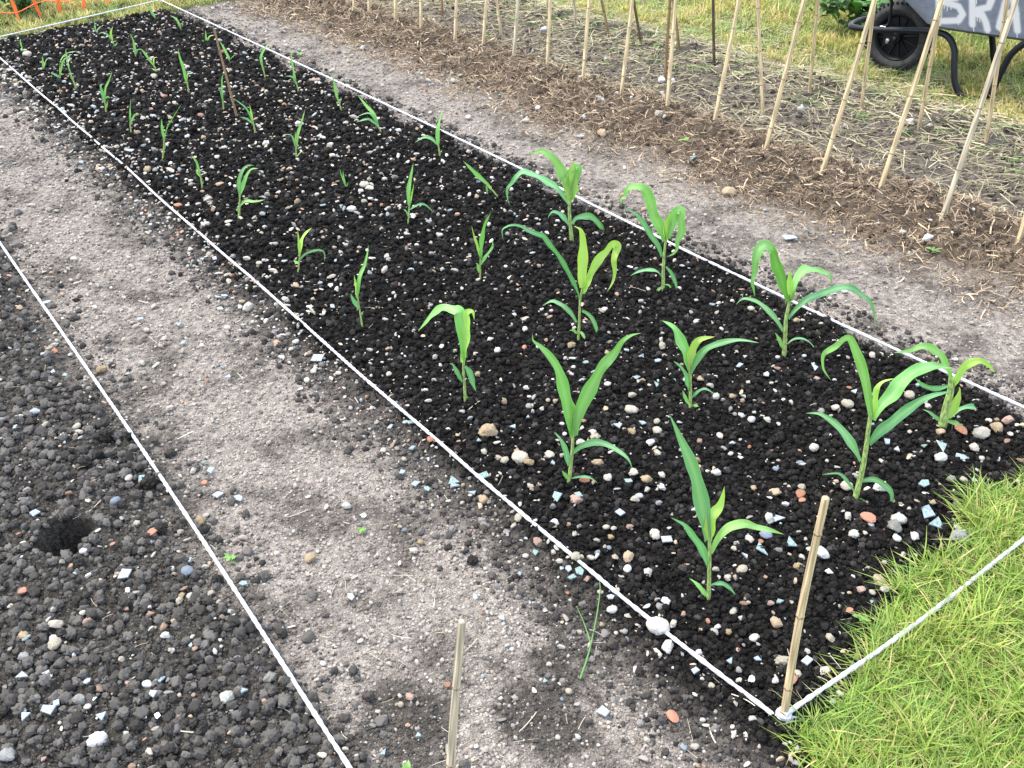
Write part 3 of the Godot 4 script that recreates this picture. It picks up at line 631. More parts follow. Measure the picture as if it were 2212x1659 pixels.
func crumbs() -> void:
	var clods := []
	for k in 8: clods.append(lump(2, 100 + k, 0.5, 3, Vector3(1, 0.8, 0.9), false, 2.4))
	var maize := []; var seedbed := []; var path := []; var bean := []
	for k in 430000:
		var s := rng.randf_range(-0.25, 7.2)
		if rng.randf() > pow(1.2 / (1.2 + maxf(s, 0.0)), 1.15): continue
		var x := rng.randf_range(-0.3, 1.45)
		var o := zones(x, -s)
		var spill := ss(-0.3, -0.08, x)
		if rng.randf() > o[0] + 0.35 * spill * o[1]: continue
		var r := pow(rng.randf(), 4.2)
		var d := (0.0042 + 0.017 * r) * (0.9 + 0.16 * s)
		var y := height_in(x, -s, o)
		var v := rng.randf_range(0.5, 1.5) * lerpf(0.0135, 0.062, clampf(1.0 - o[0] * 1.3, 0.0, 1.0))
		if rng.randf() < 0.2: v *= rng.randf_range(1.5, 3.2)
		maize.append([Transform3D(turned(Vector3.ONE * d), Vector3(x, y + d * 0.18, -s)), Color(v * 1.08, v * 0.97, v * 0.9)])
	for k in 150000:
		var s := rng.randf_range(-0.1, 4.6)
		if rng.randf() > pow(1.2 / (1.2 + maxf(s, 0.0)), 1.2): continue
		var x := rng.randf_range(-2.1, -0.5)
		var o := zones(x, -s)
		if rng.randf() > o[2] + 0.25 * ss(-0.5, -0.7, x) * o[1]: continue
		if Vector2(x, -s).distance_to(HOLE) < 0.07: continue
		var r := pow(rng.randf(), 4.6)
		var d := (0.0052 + 0.026 * r) * (0.9 + 0.1 * s)
		var y := height_in(x, -s, o)
		var v := rng.randf_range(0.45, 1.6) * 0.085
		seedbed.append([Transform3D(turned(Vector3.ONE * d), Vector3(x, y + d * 0.2, -s)), Color(v * 1.06, v * 0.97, v * 0.88)])
	for k in 320000:
		var s := rng.randf_range(-0.3, 7.0)
		if rng.randf() > pow(1.0 / (1.0 + maxf(s, 0.0)), 1.2): continue
		var x := rng.randf_range(-0.85, 2.0)
		if x > 0.05 and x < 1.25: x = rng.randf_range(-0.8, 0.0)
		var o := zones(x, -s)
		if rng.randf() > o[1]: continue
		var r := pow(rng.randf(), 4.0)
		var d := (0.0026 + 0.008 * r) * (0.9 + 0.16 * s)
		var g := ground_colour(x, -s, o)
		var v := rng.randf_range(0.4, 1.15)
		if rng.randf() < 0.14: g = Color(0.44, 0.40, 0.36)
		path.append([Transform3D(turned(Vector3.ONE * d), Vector3(x, height_in(x, -s, o) + d * 0.15, -s)), Color(g.r * v, g.g * v, g.b * v)])
	for k in 16000:
		var s := rng.randf_range(0.0, 6.9)
		var x := rng.randf_range(1.8, 3.4)
		var o := zones(x, -s)
		if rng.randf() > o[3]: continue
		var r := pow(rng.randf(), 3.0)
		var d := 0.006 + 0.022 * r
		var v := rng.randf_range(0.5, 1.4)
		var base := Vector3(0.13, 0.098, 0.072) if x < 2.4 else Vector3(0.12, 0.10, 0.085)
		bean.append([Transform3D(turned(Vector3.ONE * d), Vector3(x, height_in(x, -s, o) + d * 0.15, -s)), Color(base.x * v, base.y * v, base.z * v)])
	print("crumbs ", maize.size(), " ", seedbed.size(), " ", path.size(), " ", bean.size())
	strew("soil_crumbs", "crumb", clods, M.clod, maize, "dark moist soil crumbs covering the maize bed", "soil")
	strew("soil_crumbs", "crumb", clods, M.clod, seedbed, "coarse grey brown soil crumbs beside the bare path", "soil")
	strew("path_grit", "grit", clods, M.clod, path, "fine pale grit strewn over the trodden earth paths", "grit")
	strew("soil_crumbs", "crumb", clods, M.clod, bean, "brown soil crumbs between the rows of bean canes", "soil")

func small_stones() -> void:
	var sm := []
	for k in 10: sm.append(lump(2, 300 + k, 0.3, 7, Vector3(1, [0.6, 0.35, 0.5, 0.75, 0.25][k % 5], 0.75)))
	var spots := []
	var cols := [[0.54, 0.49, 0.42], [0.56, 0.53, 0.48], [0.48, 0.42, 0.34], [0.42, 0.38, 0.33], [0.44, 0.34, 0.24], [0.36, 0.40, 0.42], [0.30, 0.28, 0.26], [0.40, 0.25, 0.18]]
	for k in 60000:
		var s := rng.randf_range(-0.2, 7.2)
		var x := rng.randf_range(-1.6, 3.3)
		var o := zones(x, -s)
		var edge := exp(-pow((x + 0.07) / 0.09, 2.0))
		var want := o[0] * 0.36 + o[1] * 0.15 + o[2] * 0.22 + o[3] * 0.06 + edge * 0.6
		if rng.randf() > want: continue
		var r := pow(rng.randf(), 2.6)
		var d := 0.005 + 0.014 * r + 0.0016 * s * rng.randf()
		if s > 2.0 and rng.randf() < 0.35: d += rng.randf_range(0.004, 0.012)
		var c: Array = cols[mini(int(pow(rng.randf(), 1.5) * 8.0), 7)]
		var v := rng.randf_range(0.55, 1.12)
		if o[1] > 0.5 and edge < 0.3 and rng.randf() < 0.5: c = [0.34, 0.30, 0.26]
		spots.append([Transform3D(turned(Vector3(d * rng.randf_range(0.8, 1.4), d, d * rng.randf_range(0.7, 1.1)), 0.6), Vector3(x, height_in(x, -s, o) + d * 0.3 + 0.002, -s)), Color(c[0] * v, c[1] * v, c[2] * v)])
	print("small stones ", spots.size())
	strew("gravel", "small_stone", sm, M.clod, spots, "small pale gravel scattered over beds and paths", "gravel")

func blade(g: Geo, at: Vector3, dir: float, h: float, lean: float, w: float, col: Color, segs := 4) -> void:
	var out := Vector3(cos(dir), 0, sin(dir))
	var side := Vector3(-out.z, 0, out.x)
	var last := []
	for k in segs + 1:
		var t := float(k) / segs
		var p := at + Vector3.UP * h * (t - 0.35 * lean * t * t) + out * h * lean * t * t
		var ww := w * (1.0 - pow(t, 1.8)) * 0.5 + 0.0001
		var c := col
		var a := g.add(p - side * ww, c); var b := g.add(p + side * ww, c)
		if k > 0: g.quad(last[0], last[1], b, a)
		last = [a, b]

func tuft(seed_: int, n: int, h: float, w: float, spread: float, dry: float, lean_most := 1.1) -> ArrayMesh:
	var g := Geo.new()
	var r := RandomNumberGenerator.new()
	r.seed = seed_
	for k in n:
		var a := r.randf() * TAU
		var p := Vector3(cos(a), 0, sin(a)) * spread * sqrt(r.randf())
		var c := Color(0.13, 0.235, 0.042).lerp(Color(0.25, 0.34, 0.075), r.randf())
		if r.randf() < dry: c = Color(0.56, 0.48, 0.28).lerp(Color(0.36, 0.32, 0.13), r.randf())
		blade(g, p - Vector3(0, 0.004, 0), r.randf() * TAU, h * r.randf_range(0.45, 1.1), r.randf_range(0.1, lean_most), w * r.randf_range(0.7, 1.3), c)
	return g.mesh()

func lawns() -> void:
	var near := []
	for k in 6: near.append(tuft(500 + k, 15, 0.074, 0.0032, 0.02, 0.1, 1.4))
	var spots := []
	for k in 16000:
		var x := rng.randf_range(-0.3, 2.2)
		var s := rng.randf_range(-1.1, 0.25)
		var o := zones(x, -s)
		var edge := ss(0.05, 0.5, o[4])
		if s > 0.3 or rng.randf() > edge: continue
		var y := height_in(x, -s, o)
		var patch := n_mid.get_noise_2d(x * 1.3 + 3.0, s * 1.3)
		var sc := rng.randf_range(0.6, 1.15) * (0.65 + 0.5 * edge) * (1.0 + 0.35 * patch)
		var v := rng.randf_range(0.75, 1.2)
		var c := Color(v * (1.05 + 0.25 * patch), v, v * 0.85)
		spots.append([Transform3D(turned(Vector3(sc, sc, sc), 0.25), Vector3(x, y, -s)), c])
	print("near grass ", spots.size())
	strew("lawn_grass", "grass_tuft", near, M.grass, spots, "bright green grass growing up to the corner cane", "grass")
	var far := []
	for k in 6: far.append(tuft(520 + k, 14, 0.085, 0.0045, 0.03, [0.2, 0.4, 0.6, 0.7, 0.8, 0.45][k], 1.5))
	spots = []
	for k in 42000:
		var s := rng.randf_range(-0.2, 8.8)
		var x := rng.randf_range(3.1, 6.6)
		if k % 5 == 0:
			x = rng.randf_range(-1.6, 3.4)
			s = rng.randf_range(7.0, 9.6)
		var o := zones(x, -s)
		if rng.randf() > ss(0.1, 0.8, o[4]): continue
		var patch := n_wob.get_noise_2d(x * 1.5, s * 1.5)
		var y := height_in(x, -s, o)
		var sc := rng.randf_range(0.5, 1.05) * (0.75 + 0.5 * ss(3.2, 4.6, x) + 0.35 * patch)
		if x < 3.1: sc *= 1.15
		var v := rng.randf_range(0.75, 1.25)
		spots.append([Transform3D(turned(Vector3(sc, sc, sc), 0.3), Vector3(x, y, -s)), Color(v * (1.05 + 0.3 * patch), v, v * 0.85)])
	print("far grass ", spots.size())
	strew("rough_grass", "grass_tuft", far, M.grass, spots, "rough yellow green grass round the wheelbarrow and behind the beds", "grass")

func strip(seed_: int, broad: float, bend: float) -> ArrayMesh:
	# one stalk of straw, a unit long, lying along x
	var g := Geo.new()
	var r := RandomNumberGenerator.new()
	r.seed = seed_
	var a1 := r.randf_range(-bend, bend); var a2 := r.randf_range(-bend, bend)
	var last := []
	for k in 6:
		var t := k / 5.0
		var p := Vector3(t - 0.5, 0.06 * sin(t * PI) * bend + a2 * 0.12 * t * t, a1 * 0.25 * sin(t * PI) + a2 * 0.15 * t * t)
		var q := [g.add(p + Vector3(0, 0, -broad)), g.add(p + Vector3(0, broad * 0.9, 0)), g.add(p + Vector3(0, 0, broad))]
		if k > 0:
			g.quad(last[0], last[1], q[1], q[0])
			g.quad(last[1], last[2], q[2], q[1])
		last = q
	return g.mesh(false)

func litter() -> void:
	var stalks := []
	for k in 8: stalks.append(strip(700 + k, [0.016, 0.03, 0.045, 0.022][k % 4], [0.15, 0.6, 0.3, 1.0][k % 4]))
	var mulch := []; var hay := []; var bits := []
	for k in 56000:
		var s := rng.randf_range(0.0, 7.0)
		var x := rng.randf_range(1.6, 2.5)
		var o := zones(x, -s)
		var on := ss(1.6, 2.02, x + 0.1 * n_mid.get_noise_2d(x, s) + 0.1 * n_wob.get_noise_2d(x, s)) * (1.0 - ss(2.25, 2.5, x)) * ss(0.0, 0.15, s)
		if rng.randf() > on: continue
		var l := (0.012 + 0.045 * pow(rng.randf(), 2.2)) * (1.0 + 0.08 * s)
		var v := rng.randf_range(0.5, 1.2)
		var c := Vector3(0.16, 0.11, 0.075).lerp(Vector3(0.56, 0.43, 0.29), pow(rng.randf(), 1.3)) * v
		var b := Basis(Vector3.UP, rng.randf() * TAU) * Basis(Vector3.BACK, rng.randfn() * 0.38) * Basis(Vector3.RIGHT, rng.randf() * TAU)
		mulch.append([Transform3D(b.scaled_local(Vector3(l, maxf(l, 0.03), maxf(l, 0.035))), Vector3(x, height_in(x, -s, o) + rng.randf_range(0.001, 0.016), -s)), Color(c.x, c.y, c.z)])
	for k in 80000:
		var s := rng.randf_range(0.2, 7.6)
		var x := rng.randf_range(2.3, 3.9)
		var o := zones(x, -s)
		var heap := exp(-pow((x - 3.25) / 0.22, 2.0)) * (0.75 + 0.7 * n_wob.get_noise_2d(x * 2.0 + 7.0, s * 2.0)) + 0.24
		if s > 5.6: heap += 0.3
		if rng.randf() > heap: continue
		var l := 0.03 + 0.10 * pow(rng.randf(), 1.5)
		var c := Vector3(0.46, 0.38, 0.24).lerp(Vector3(0.62, 0.54, 0.36), rng.randf()) * rng.randf_range(0.55, 1.05)
		if x < 2.9: c *= 0.8
		if rng.randf() < 0.16 and x > 2.8: c = Vector3(0.13, 0.24, 0.06) * rng.randf_range(0.8, 1.4)
		var b := Basis(Vector3.UP, rng.randf() * TAU) * Basis(Vector3.BACK, rng.randfn() * 0.15) * Basis(Vector3.RIGHT, rng.randf() * TAU)
		hay.append([Transform3D(b.scaled_local(Vector3(l, l * 0.6, minf(l, 0.05))), Vector3(x, height_in(x, -s, o) + rng.randf_range(0.002, 0.02), -s)), Color(c.x, c.y, c.z)])
	for k in 9000:
		var s := rng.randf_range(-0.2, 7.2)
		var x := rng.randf_range(-1.6, 2.0)
		var o := zones(x, -s)
		var want := o[1] * 0.5 + o[2] * 0.3 + o[0] * 0.12
		if x > 1.4: want += 0.25 * ss(3.0, 6.5, s) + 0.2 * ss(1.5, 1.85, x)
		if absf(x - 0.1) < 0.25 and s < 0.15: want += 0.5
		if rng.randf() > want or rng.randf() > 2.0 / (2.0 + maxf(s, 0.0)): continue
		var l := 0.012 + 0.05 * pow(rng.randf(), 2.0)
		var c := Vector3(0.42, 0.35, 0.24).lerp(Vector3(0.55, 0.5, 0.4), rng.randf()) * rng.randf_range(0.6, 1.1)
		var b := Basis(Vector3.UP, rng.randf() * TAU) * Basis(Vector3.BACK, rng.randfn() * 0.08) * Basis(Vector3.RIGHT, rng.randf() * TAU)
		var th := 0.028
		bits.append([Transform3D(b.scaled_local(Vector3(l, minf(l, th) * 1.0, minf(l, th))), Vector3(x, height_in(x, -s, o) + rng.randf_range(0.003, 0.007), -s)), Color(c.x, c.y, c.z)])
	print("mulch ", mulch.size(), " hay ", hay.size(), " bits ", bits.size())
	strew("straw_mulch", "stalk", stalks, M.straw, mulch, "brown chopped straw and leaf mulch heaped along the bean canes", "mulch")
	strew("hay", "stalk", stalks, M.straw, hay, "pale cut hay strewn at the grass edge behind the bean canes", "hay")
	strew("straw_litter", "stalk", stalks, M.straw, bits, "short dry roots and straws lying on bare earth", "litter")

# ---------------------------------------------------------------- stones, shards
func where_words(x: float, z: float) -> String:
	var s := -z
	var nick := ["the maize with a folded drooping leaf", "the maize with a curled hooked top", "the maize arching over the cord", "the hooded bent maize", "the V shaped maize", "the slim middling maize", "the maize with one long rising leaf", "the many leaved maize", "the stout short maize", "the bushy maize by the cord"]
	for k in 10:
		if Vector2(x - PLANTS[k][0], z - PLANTS[k][1]).length() < 0.17: return "at the foot of " + nick[k]
	for q in [[0.0, 0.0, 0.2, "close to the corner cane"], [-0.59, -0.27, 0.22, "near the pale cane in the path"], [HOLE.x, HOLE.y, 0.25, "round the planting hole"], [0.65, -4.22, 0.35, "near the thin marker cane"]]:
		if Vector2(x - q[0], z - q[1]).length() < q[2]: return q[3]
	if x < -0.72: return "in the coarse grey soil beyond the second cord"
	if x < -0.09: return "on the bare path between the two cords"
	if x < 0.05 and s > 0.0: return "along the cord between path and maize bed"
	if x < 1.30:
		if s < 0.12: return "at the grassy end of the maize bed"
		if s < 0.62: return "on dark soil among the end row of maize"
		if s < 1.15: return "on dark soil between the two tall rows of maize"
		if s < 2.2: return "on dark soil where tall maize gives way to seedlings"
		return "on dark soil among the maize seedlings"
	if x < 1.85: return "on the path between maize bed and bean canes"
	return "in the mulch among the bean canes"

func stones() -> void:
	var round_ := []; var flint := []; var shards := []; var pot := []; var clod := []
	for k in 8:
		round_.append(lump(2, 40 + k, 0.16, 1, Vector3(1.0, 0.62, 0.8)))
		flint.append(lump(2, 60 + k, 0.34, 6, Vector3(1.0, 0.66, 0.78)))
		shards.append(shard(80 + k))
		clod.append(lump(3, 120 + k, 0.42, 3, Vector3(1, 0.85, 0.9)))
	for k in 5: pot.append(lump(1, 90 + k, 0.15, 7, Vector3(1.0, 0.4, 0.75), true))
	var kinds := {
		g = ["glass_shard", "shard of pale frosted glass", "glass shard"], w = ["pebble", "white pebble", "pebble"], p = ["pebble", "cream pebble", "pebble"], b = ["pebble", "blue grey pebble", "pebble"],
		y = ["flint", "tan flint", "stone"], c = ["flint", "grey stone", "stone"], k = ["flint", "pinkish brown stone", "stone"], o = ["terracotta_fragment", "orange terracotta fragment", "terracotta"],
		d = ["soil_clod", "big dark clod of soil", "clod"], W = ["pebble", "", "pebble"], B = ["pebble", "", "pebble"], Y = ["flint", "", "stone"]}
	for t in STONES:
		var L: Array = STONES[t]
		for k in range(0, L.size(), 3):
			var x: float = L[k] * 0.001; var z: float = L[k + 1] * 0.001; var d: float = L[k + 2] * 0.001
			var key: String = t
			var mesh: Mesh
			var m: Material
			var size := Vector3.ONE * d * 1.04
			var tilt := 0.35
			match key:
				"g":
					mesh = shards[rng.randi() % 8]; m = M["glass%d" % (rng.randi() % 4)]
					size.y = 0.03; tilt = 0.4
				"w", "p", "b", "W", "B":
					mesh = round_[rng.randi() % 8] if rng.randf() < 0.4 or key in ["W", "B", "b"] else flint[rng.randi() % 8]
					m = M["stone_%s%d" % [key.to_lower(), rng.randi() % 3]]
				"y", "c", "k", "Y":
					mesh = flint[rng.randi() % 8]; m = M["stone_%s%d" % [key.to_lower(), rng.randi() % 3]]
				"o":
					mesh = pot[rng.randi() % 5]; m = M["stone_o%d" % (rng.randi() % 3)]
				_:
					mesh = clod[rng.randi() % 8]; m = M["stone_d%d" % (rng.randi() % 3)]; tilt = 3.0
			var o := part(kinds[t][0], mesh, m, self)
			var lift := 0.3 * d + 0.003 if key != "g" else 0.009 + 0.08 * d
			o.transform = Transform3D(turned(size, tilt), on_ground(x, z, lift))
			var label: String = kinds[t][1] + " " + where_words(x, z)
			if label.begins_with(" "): label = ""
			var big := d > 0.036 and key in ["g", "o", "w", "p", "y"]
			if big: label = "large " + label
			if key == "W": label = "big whitish stone under the cord beside the path" if x > -0.5 else "big white lumpy stone lying in coarse grey soil"
			if key == "B": label = "smooth blue grey oval pebble below the planting hole"
			if key == "Y": label = "big tan stone on the path beside the bean mulch"
			tag(o, label, kinds[t][2], "" if key in ["W", "B", "Y"] else "stones: " + label)

# ---------------------------------------------------------------- maize
var ORD := ["first", "second", "third", "fourth", "fifth", "sixth", "seventh", "eighth", "ninth", "tenth", "eleventh", "twelfth", "thirteenth", "fourteenth", "fifteenth", "sixteenth", "seventeenth", "eighteenth"]
func leaf_mesh(pts: PackedVector3Array, width: float, tone: int, seed_: int) -> ArrayMesh:
	var r := RandomNumberGenerator.new()
	r.seed = seed_
	var p := smooth_path(pts, 5)
	var n := p.size()
	var lens := PackedFloat32Array([0.0])
	for k in range(1, n): lens.append(lens[k - 1] + p[k].distance_to(p[k - 1]))
	var total := maxf(lens[n - 1], 0.001)
	var tones := [Color(0.15, 0.37, 0.16), Color(0.22, 0.46, 0.125), Color(0.38, 0.59, 0.11)]
	var col: Color = tones[tone]
	var v := r.randf_range(0.9, 1.12)
	col = Color(col.r * v * r.randf_range(0.9, 1.15), col.g * v, col.b * v)
	var rib := col.lerp(Color(0.46, 0.60, 0.30), 0.3)
	# the blade turns its face up and outwards; it twists a little on the way
	var face := (Vector3(-0.42, 0.62, 0.60) + Vector3(r.randf_range(-0.35, 0.35), r.randf_range(-0.1, 0.3), r.randf_range(-0.35, 0.35))).normalized()
	var t0 := r.randf_range(-0.3, 0.3); var t1 := r.randf_range(-0.5, 0.5); var ph := r.randf() * TAU
	var g := Geo.new()
	var across := [-1.0, -0.55, -0.1, 0.1, 0.55, 1.0]
	for k in n:
		var u := lens[k] / total
		var t := (p[mini(k + 1, n - 1)] - p[maxi(k - 1, 0)]).normalized()
		var side := t.cross(face)
		if side.length() < 0.25: side = t.cross(Vector3(face.z, 0.4, -face.x))
		side = side.normalized().rotated(t, t0 + t1 * sin(u * 3.0 + ph))
		var up := side.cross(t).normalized()
		var w := 0.5 * width
		w *= lerpf(0.5, 1.0, ss(0.0, 0.3, u)) * (1.0 - pow(maxf(u - 0.3, 0.0) / 0.7, 1.9)) + 0.0006
		w *= 1.0 + 0.1 * sin(u * 17.0 + ph)
		var fold := lerpf(0.7, 0.22, ss(0.0, 0.4, u))
		for j in 6:
			var a: float = across[j]
			var lift := absf(a) * fold * w + a * a * w * 0.22 * sin(u * 23.0 * total / 0.3 + ph + a * 1.4)
			g.add(p[k] + side * a * w + up * lift, rib if j in [2, 3] else col, Vector2(a * 0.5 + 0.5, u))
	for k in n - 1:
		for j in 5:
			var a := k * 6 + j
			g.quad(a, a + 1, a + 7, a + 6)
	return g.mesh()

func mm_points(L: Array) -> PackedVector3Array:
	var out := PackedVector3Array()
	for k in range(0, L.size(), 3): out.append(Vector3(L[k], L[k + 1], L[k + 2]) * 0.001)
	return out

func maize() -> void:
	var big := [
		"tall maize with one broad upright leaf and one folded drooping leaf", "tall maize by the far cord with curled hooked top leaf", "tall maize with long leaf arching right over the cord and path",
		"maize with hooded bunched top bending over toward the path", "maize with two long leaves spread wide in a V", "slim middling maize with leaves spread to both sides beside broken glass",
		"maize with one long narrow leaf rising, nearest the corner cane", "tall many leaved maize with drooping hook leaf and orange fragments at its foot", "stout short maize beside the cord near a large orange fragment",
		"bushy maize by the cord with dense upright top and long sagging leaf"]
	for k in PLANTS.size():
		var L: Array = PLANTS[k]
		var x: float = L[0]; var z: float = L[1]; var rad: float = L[2] * 0.001
		var o := thing("maize_plant" if k < 10 else "maize_seedling", on_ground(x, z))
		if k < 10: tag(o, big[k], "maize", "tall young maize plants")
		else:
			var row := "row beside the path" if x < 0.4 else ("middle row" if x < 0.85 else "row beside the far cord")
			var at := -z
			var how := "tiny pale" if L[4].size() < 4 and at > 5.6 else ("slender" if L[4].size() < 3 else ("small spreading" if L[4].size() > 3 else "small upright"))
			var lab := "%s maize seedling on dark soil in the %s" % [how, row]
			if k == 11: lab = "maize seedling leaning hard toward the path beside the bushy plant"
			if k == 32: lab = "slender maize seedling close beside the leaning cane in the bed"
			if k == 33: lab = "maize seedling whose leaf touches the leaning cane in the bed"
			var nth := 1
			for j in range(10, PLANTS.size()):
				if absf(PLANTS[j][0] - x) < 0.2 and -PLANTS[j][1] < at: nth += 1
			if not (k in [11, 32, 33]): lab = "%s maize seedling, %s from the tall plants in the %s" % [how, ORD[nth - 1], row]
			tag(o, lab, "maize", "small maize seedlings" if not (k in [11, 32, 33]) else "")
			if o.has_meta("group"): o.set_meta("group", "maize seedlings in the " + row)
		var sp := smooth_path(mm_points(L[3]), 4)
		sp.insert(0, Vector3(0, -0.02, 0))
		var rr := PackedFloat32Array()
		for j in sp.size(): rr.append(rad * lerpf(1.0, 0.55, float(j) / (sp.size() - 1)))
		var g := Geo.new()
		tube(g, sp, rr, 10, true, Color(0.40, 0.56, 0.17))
		part("stem", g.mesh(), M.stalk, o)
		var j := 0
		for lf in L[4]:
			part("leaf", leaf_mesh(mm_points(lf[2]), lf[0] * 0.001, lf[1], 1000 + k * 20 + j), M.leaf, o)
			j += 1

# ---------------------------------------------------------------- canes and cord
func cane(called: String, foot: Vector3, dir: Vector3, length: float, rad: float, tone: int, seed_: int) -> Node3D:
	var r := RandomNumberGenerator.new()
	r.seed = seed_
	var o := thing(called, foot)
	var path := PackedVector3Array(); var rr := PackedFloat32Array()
	var bow := Vector3(r.randfn(), 0, r.randfn()) * 0.006 * length
	var joints := []
	var a := -0.08
	var next := r.randf_range(0.05, 0.2)
	var gap := r.randf_range(0.17, 0.26)
	var at := func(t: float) -> Vector3: return dir * t + bow * sin(PI * clampf(t / length, 0.0, 1.0))
	while a < length:
		path.append(at.call(a)); rr.append(rad * lerpf(1.0, 0.8, a / length))
		if a < next and a + 0.06 >= next and next < length - 0.05:
			for q in [[-0.008, 1.0], [-0.002, 1.13], [0.003, 1.0]]:
				path.append(at.call(next + q[0])); rr.append(rad * q[1] * lerpf(1.0, 0.8, next / length))
			joints.append(next)
			a = next
			next += gap * r.randf_range(0.85, 1.2)
		a += 0.06
	path.append(at.call(length)); rr.append(rad * 0.8)
	var g := Geo.new()
	tube(g, path, rr, 12)
	part("pole", g.mesh(false), M["cane%d" % tone], o)
	for q in joints:
		var g2 := Geo.new()
		var wide: float = rad * 1.15 * lerpf(1.0, 0.8, q / length)
		tube(g2, PackedVector3Array([at.call(q - 0.005), at.call(q - 0.002), at.call(q + 0.001)]), PackedFloat32Array([wide * 0.92, wide, wide * 0.92]), 12)
		part("joint", g2.mesh(false), M["joint%d" % tone], o)
	return o

func canes() -> void:
	for k in CANES.size():
		var L: Array = CANES[k]
		var foot := on_ground(L[0], L[1])
		var dir := Vector3(L[2], L[3], L[4]).normalized()
		var o := cane("bean_cane", foot, dir, 2.05 / dir.y, 0.0095 if L[6] == "f" else 0.0085, L[5], 2000 + k)
		var look: String = ["tan", "brown", "greyish", "dark mossy"][L[5]]
		var row: String = {f = "leaning back from the mulch ridge beside the path", m = "standing upright in the soil between the two cane rows", b = "in the row along the grass edge"}[L[6]]
		row = {f = "along the mulch ridge", m = "in the bare soil between the rows", b = "along the hay by the grass"}[L[6]]
		var nth := 0
		for q in CANES:
			if q[6] == L[6] and q[1] > L[1]: nth += 1
		tag(o, "%s bamboo cane, %s %s counting from the barrow handles" % [look, ORD[nth], row], "cane", "bean canes " + row)
	var c := cane("corner_cane", on_ground(0.006, 0.004), Vector3(0.011, 0.552, 0.007).normalized(), 0.553, 0.0078, 0, 2101)
	tag(c, "tan bamboo cane at the bed corner with white cord tied round its foot", "cane")
	c = cane("path_cane", on_ground(-0.59, -0.266), Vector3(0.052, 0.477, 0.036).normalized(), 0.48, 0.0082, 2, 2109)
	tag(c, "short pale bamboo cane standing in the bare path", "cane")
	c = cane("marker_cane", on_ground(0.652, -4.224), Vector3(-0.019, 0.462, -0.012).normalized(), 0.463, 0.0065, 1, 2103)
	tag(c, "thin brown cane stuck among the maize seedlings", "cane")

func cord_mesh(ends: Array, rad: float, low: float) -> ArrayMesh:
	# a two-strand twisted cord through the given points, lying no lower than the ground
	var p := PackedVector3Array()
	ends = Array(smooth_path(PackedVector3Array(ends), 8))
	for k in ends.size() - 1:
		var a: Vector3 = ends[k]; var b: Vector3 = ends[k + 1]
		var n := maxi(2, int(a.distance_to(b) / 0.012))
		for j in n + (1 if k == ends.size() - 2 else 0):
			var q := a.lerp(b, float(j) / n)
			p.append(q)
	# taut: it rides on the highest ground nearby
	var hs := PackedFloat32Array(); var top := PackedFloat32Array()
	for q in p: hs.append(height(q.x, q.z) + low)
	for k in p.size():
		var m := p[k].y
		for j in range(maxi(0, k - 14), mini(p.size(), k + 15)): m = maxf(m, hs[j])
		top.append(m)
	for k in p.size():
		var m := 0.0; var n := 0
		for j in range(maxi(0, k - 14), mini(p.size(), k + 15)):
			m += top[j]; n += 1
		p[k].y = m / n
	var g := Geo.new()
	var along := 0.0
	var sides := 10
	for k in p.size():
		var t := (p[mini(k + 1, p.size() - 1)] - p[maxi(k - 1, 0)]).normalized()
		var sx := t.cross(Vector3.UP).normalized(); var up := sx.cross(t)
		if k > 0: along += p[k].distance_to(p[k - 1])
		var wob := 1.0 + 0.08 * sin(along * 41.0) + 0.06 * sin(along * 97.0 + 1.0)
		for j in sides + 1:
			var a := TAU * j / sides
			g.add(p[k] + (sx * cos(a) + up * sin(a)) * rad * wob * (1.0 + 0.2 * cos(2.0 * (a - along * 130.0))), Color.WHITE, Vector2(float(j) / sides, along))
	for k in p.size() - 1:
		for j in sides:
			var a := k * (sides + 1) + j
			g.quad(a, a + 1, a + sides + 2, a + sides + 1)
	return g.mesh(false)

func knot(called: String, at: Vector3, rad: float, parent: Node) -> void:
	var g := Geo.new()
	for l in 3:
		var p := PackedVector3Array(); var rr := PackedFloat32Array()
		for k in 17:
			var a := TAU * k / 16.0
			p.append(at + Vector3(cos(a) * rad, (l - 1) * 0.006 + 0.003 * sin(a * 2.0 + l), sin(a) * rad)); rr.append(0.0042)
		tube(g, p, rr, 7, false)
	for e in [Vector3(0.03, -0.02, 0.025), Vector3(0.015, -0.024, 0.03)]:
		tube(g, PackedVector3Array([at + e * 0.35, at + e * 0.7 + Vector3(0, 0.006, 0), at + e]), PackedFloat32Array([0.004, 0.0036, 0.003]), 7)
	part(called, g.mesh(false), M.cord, parent)

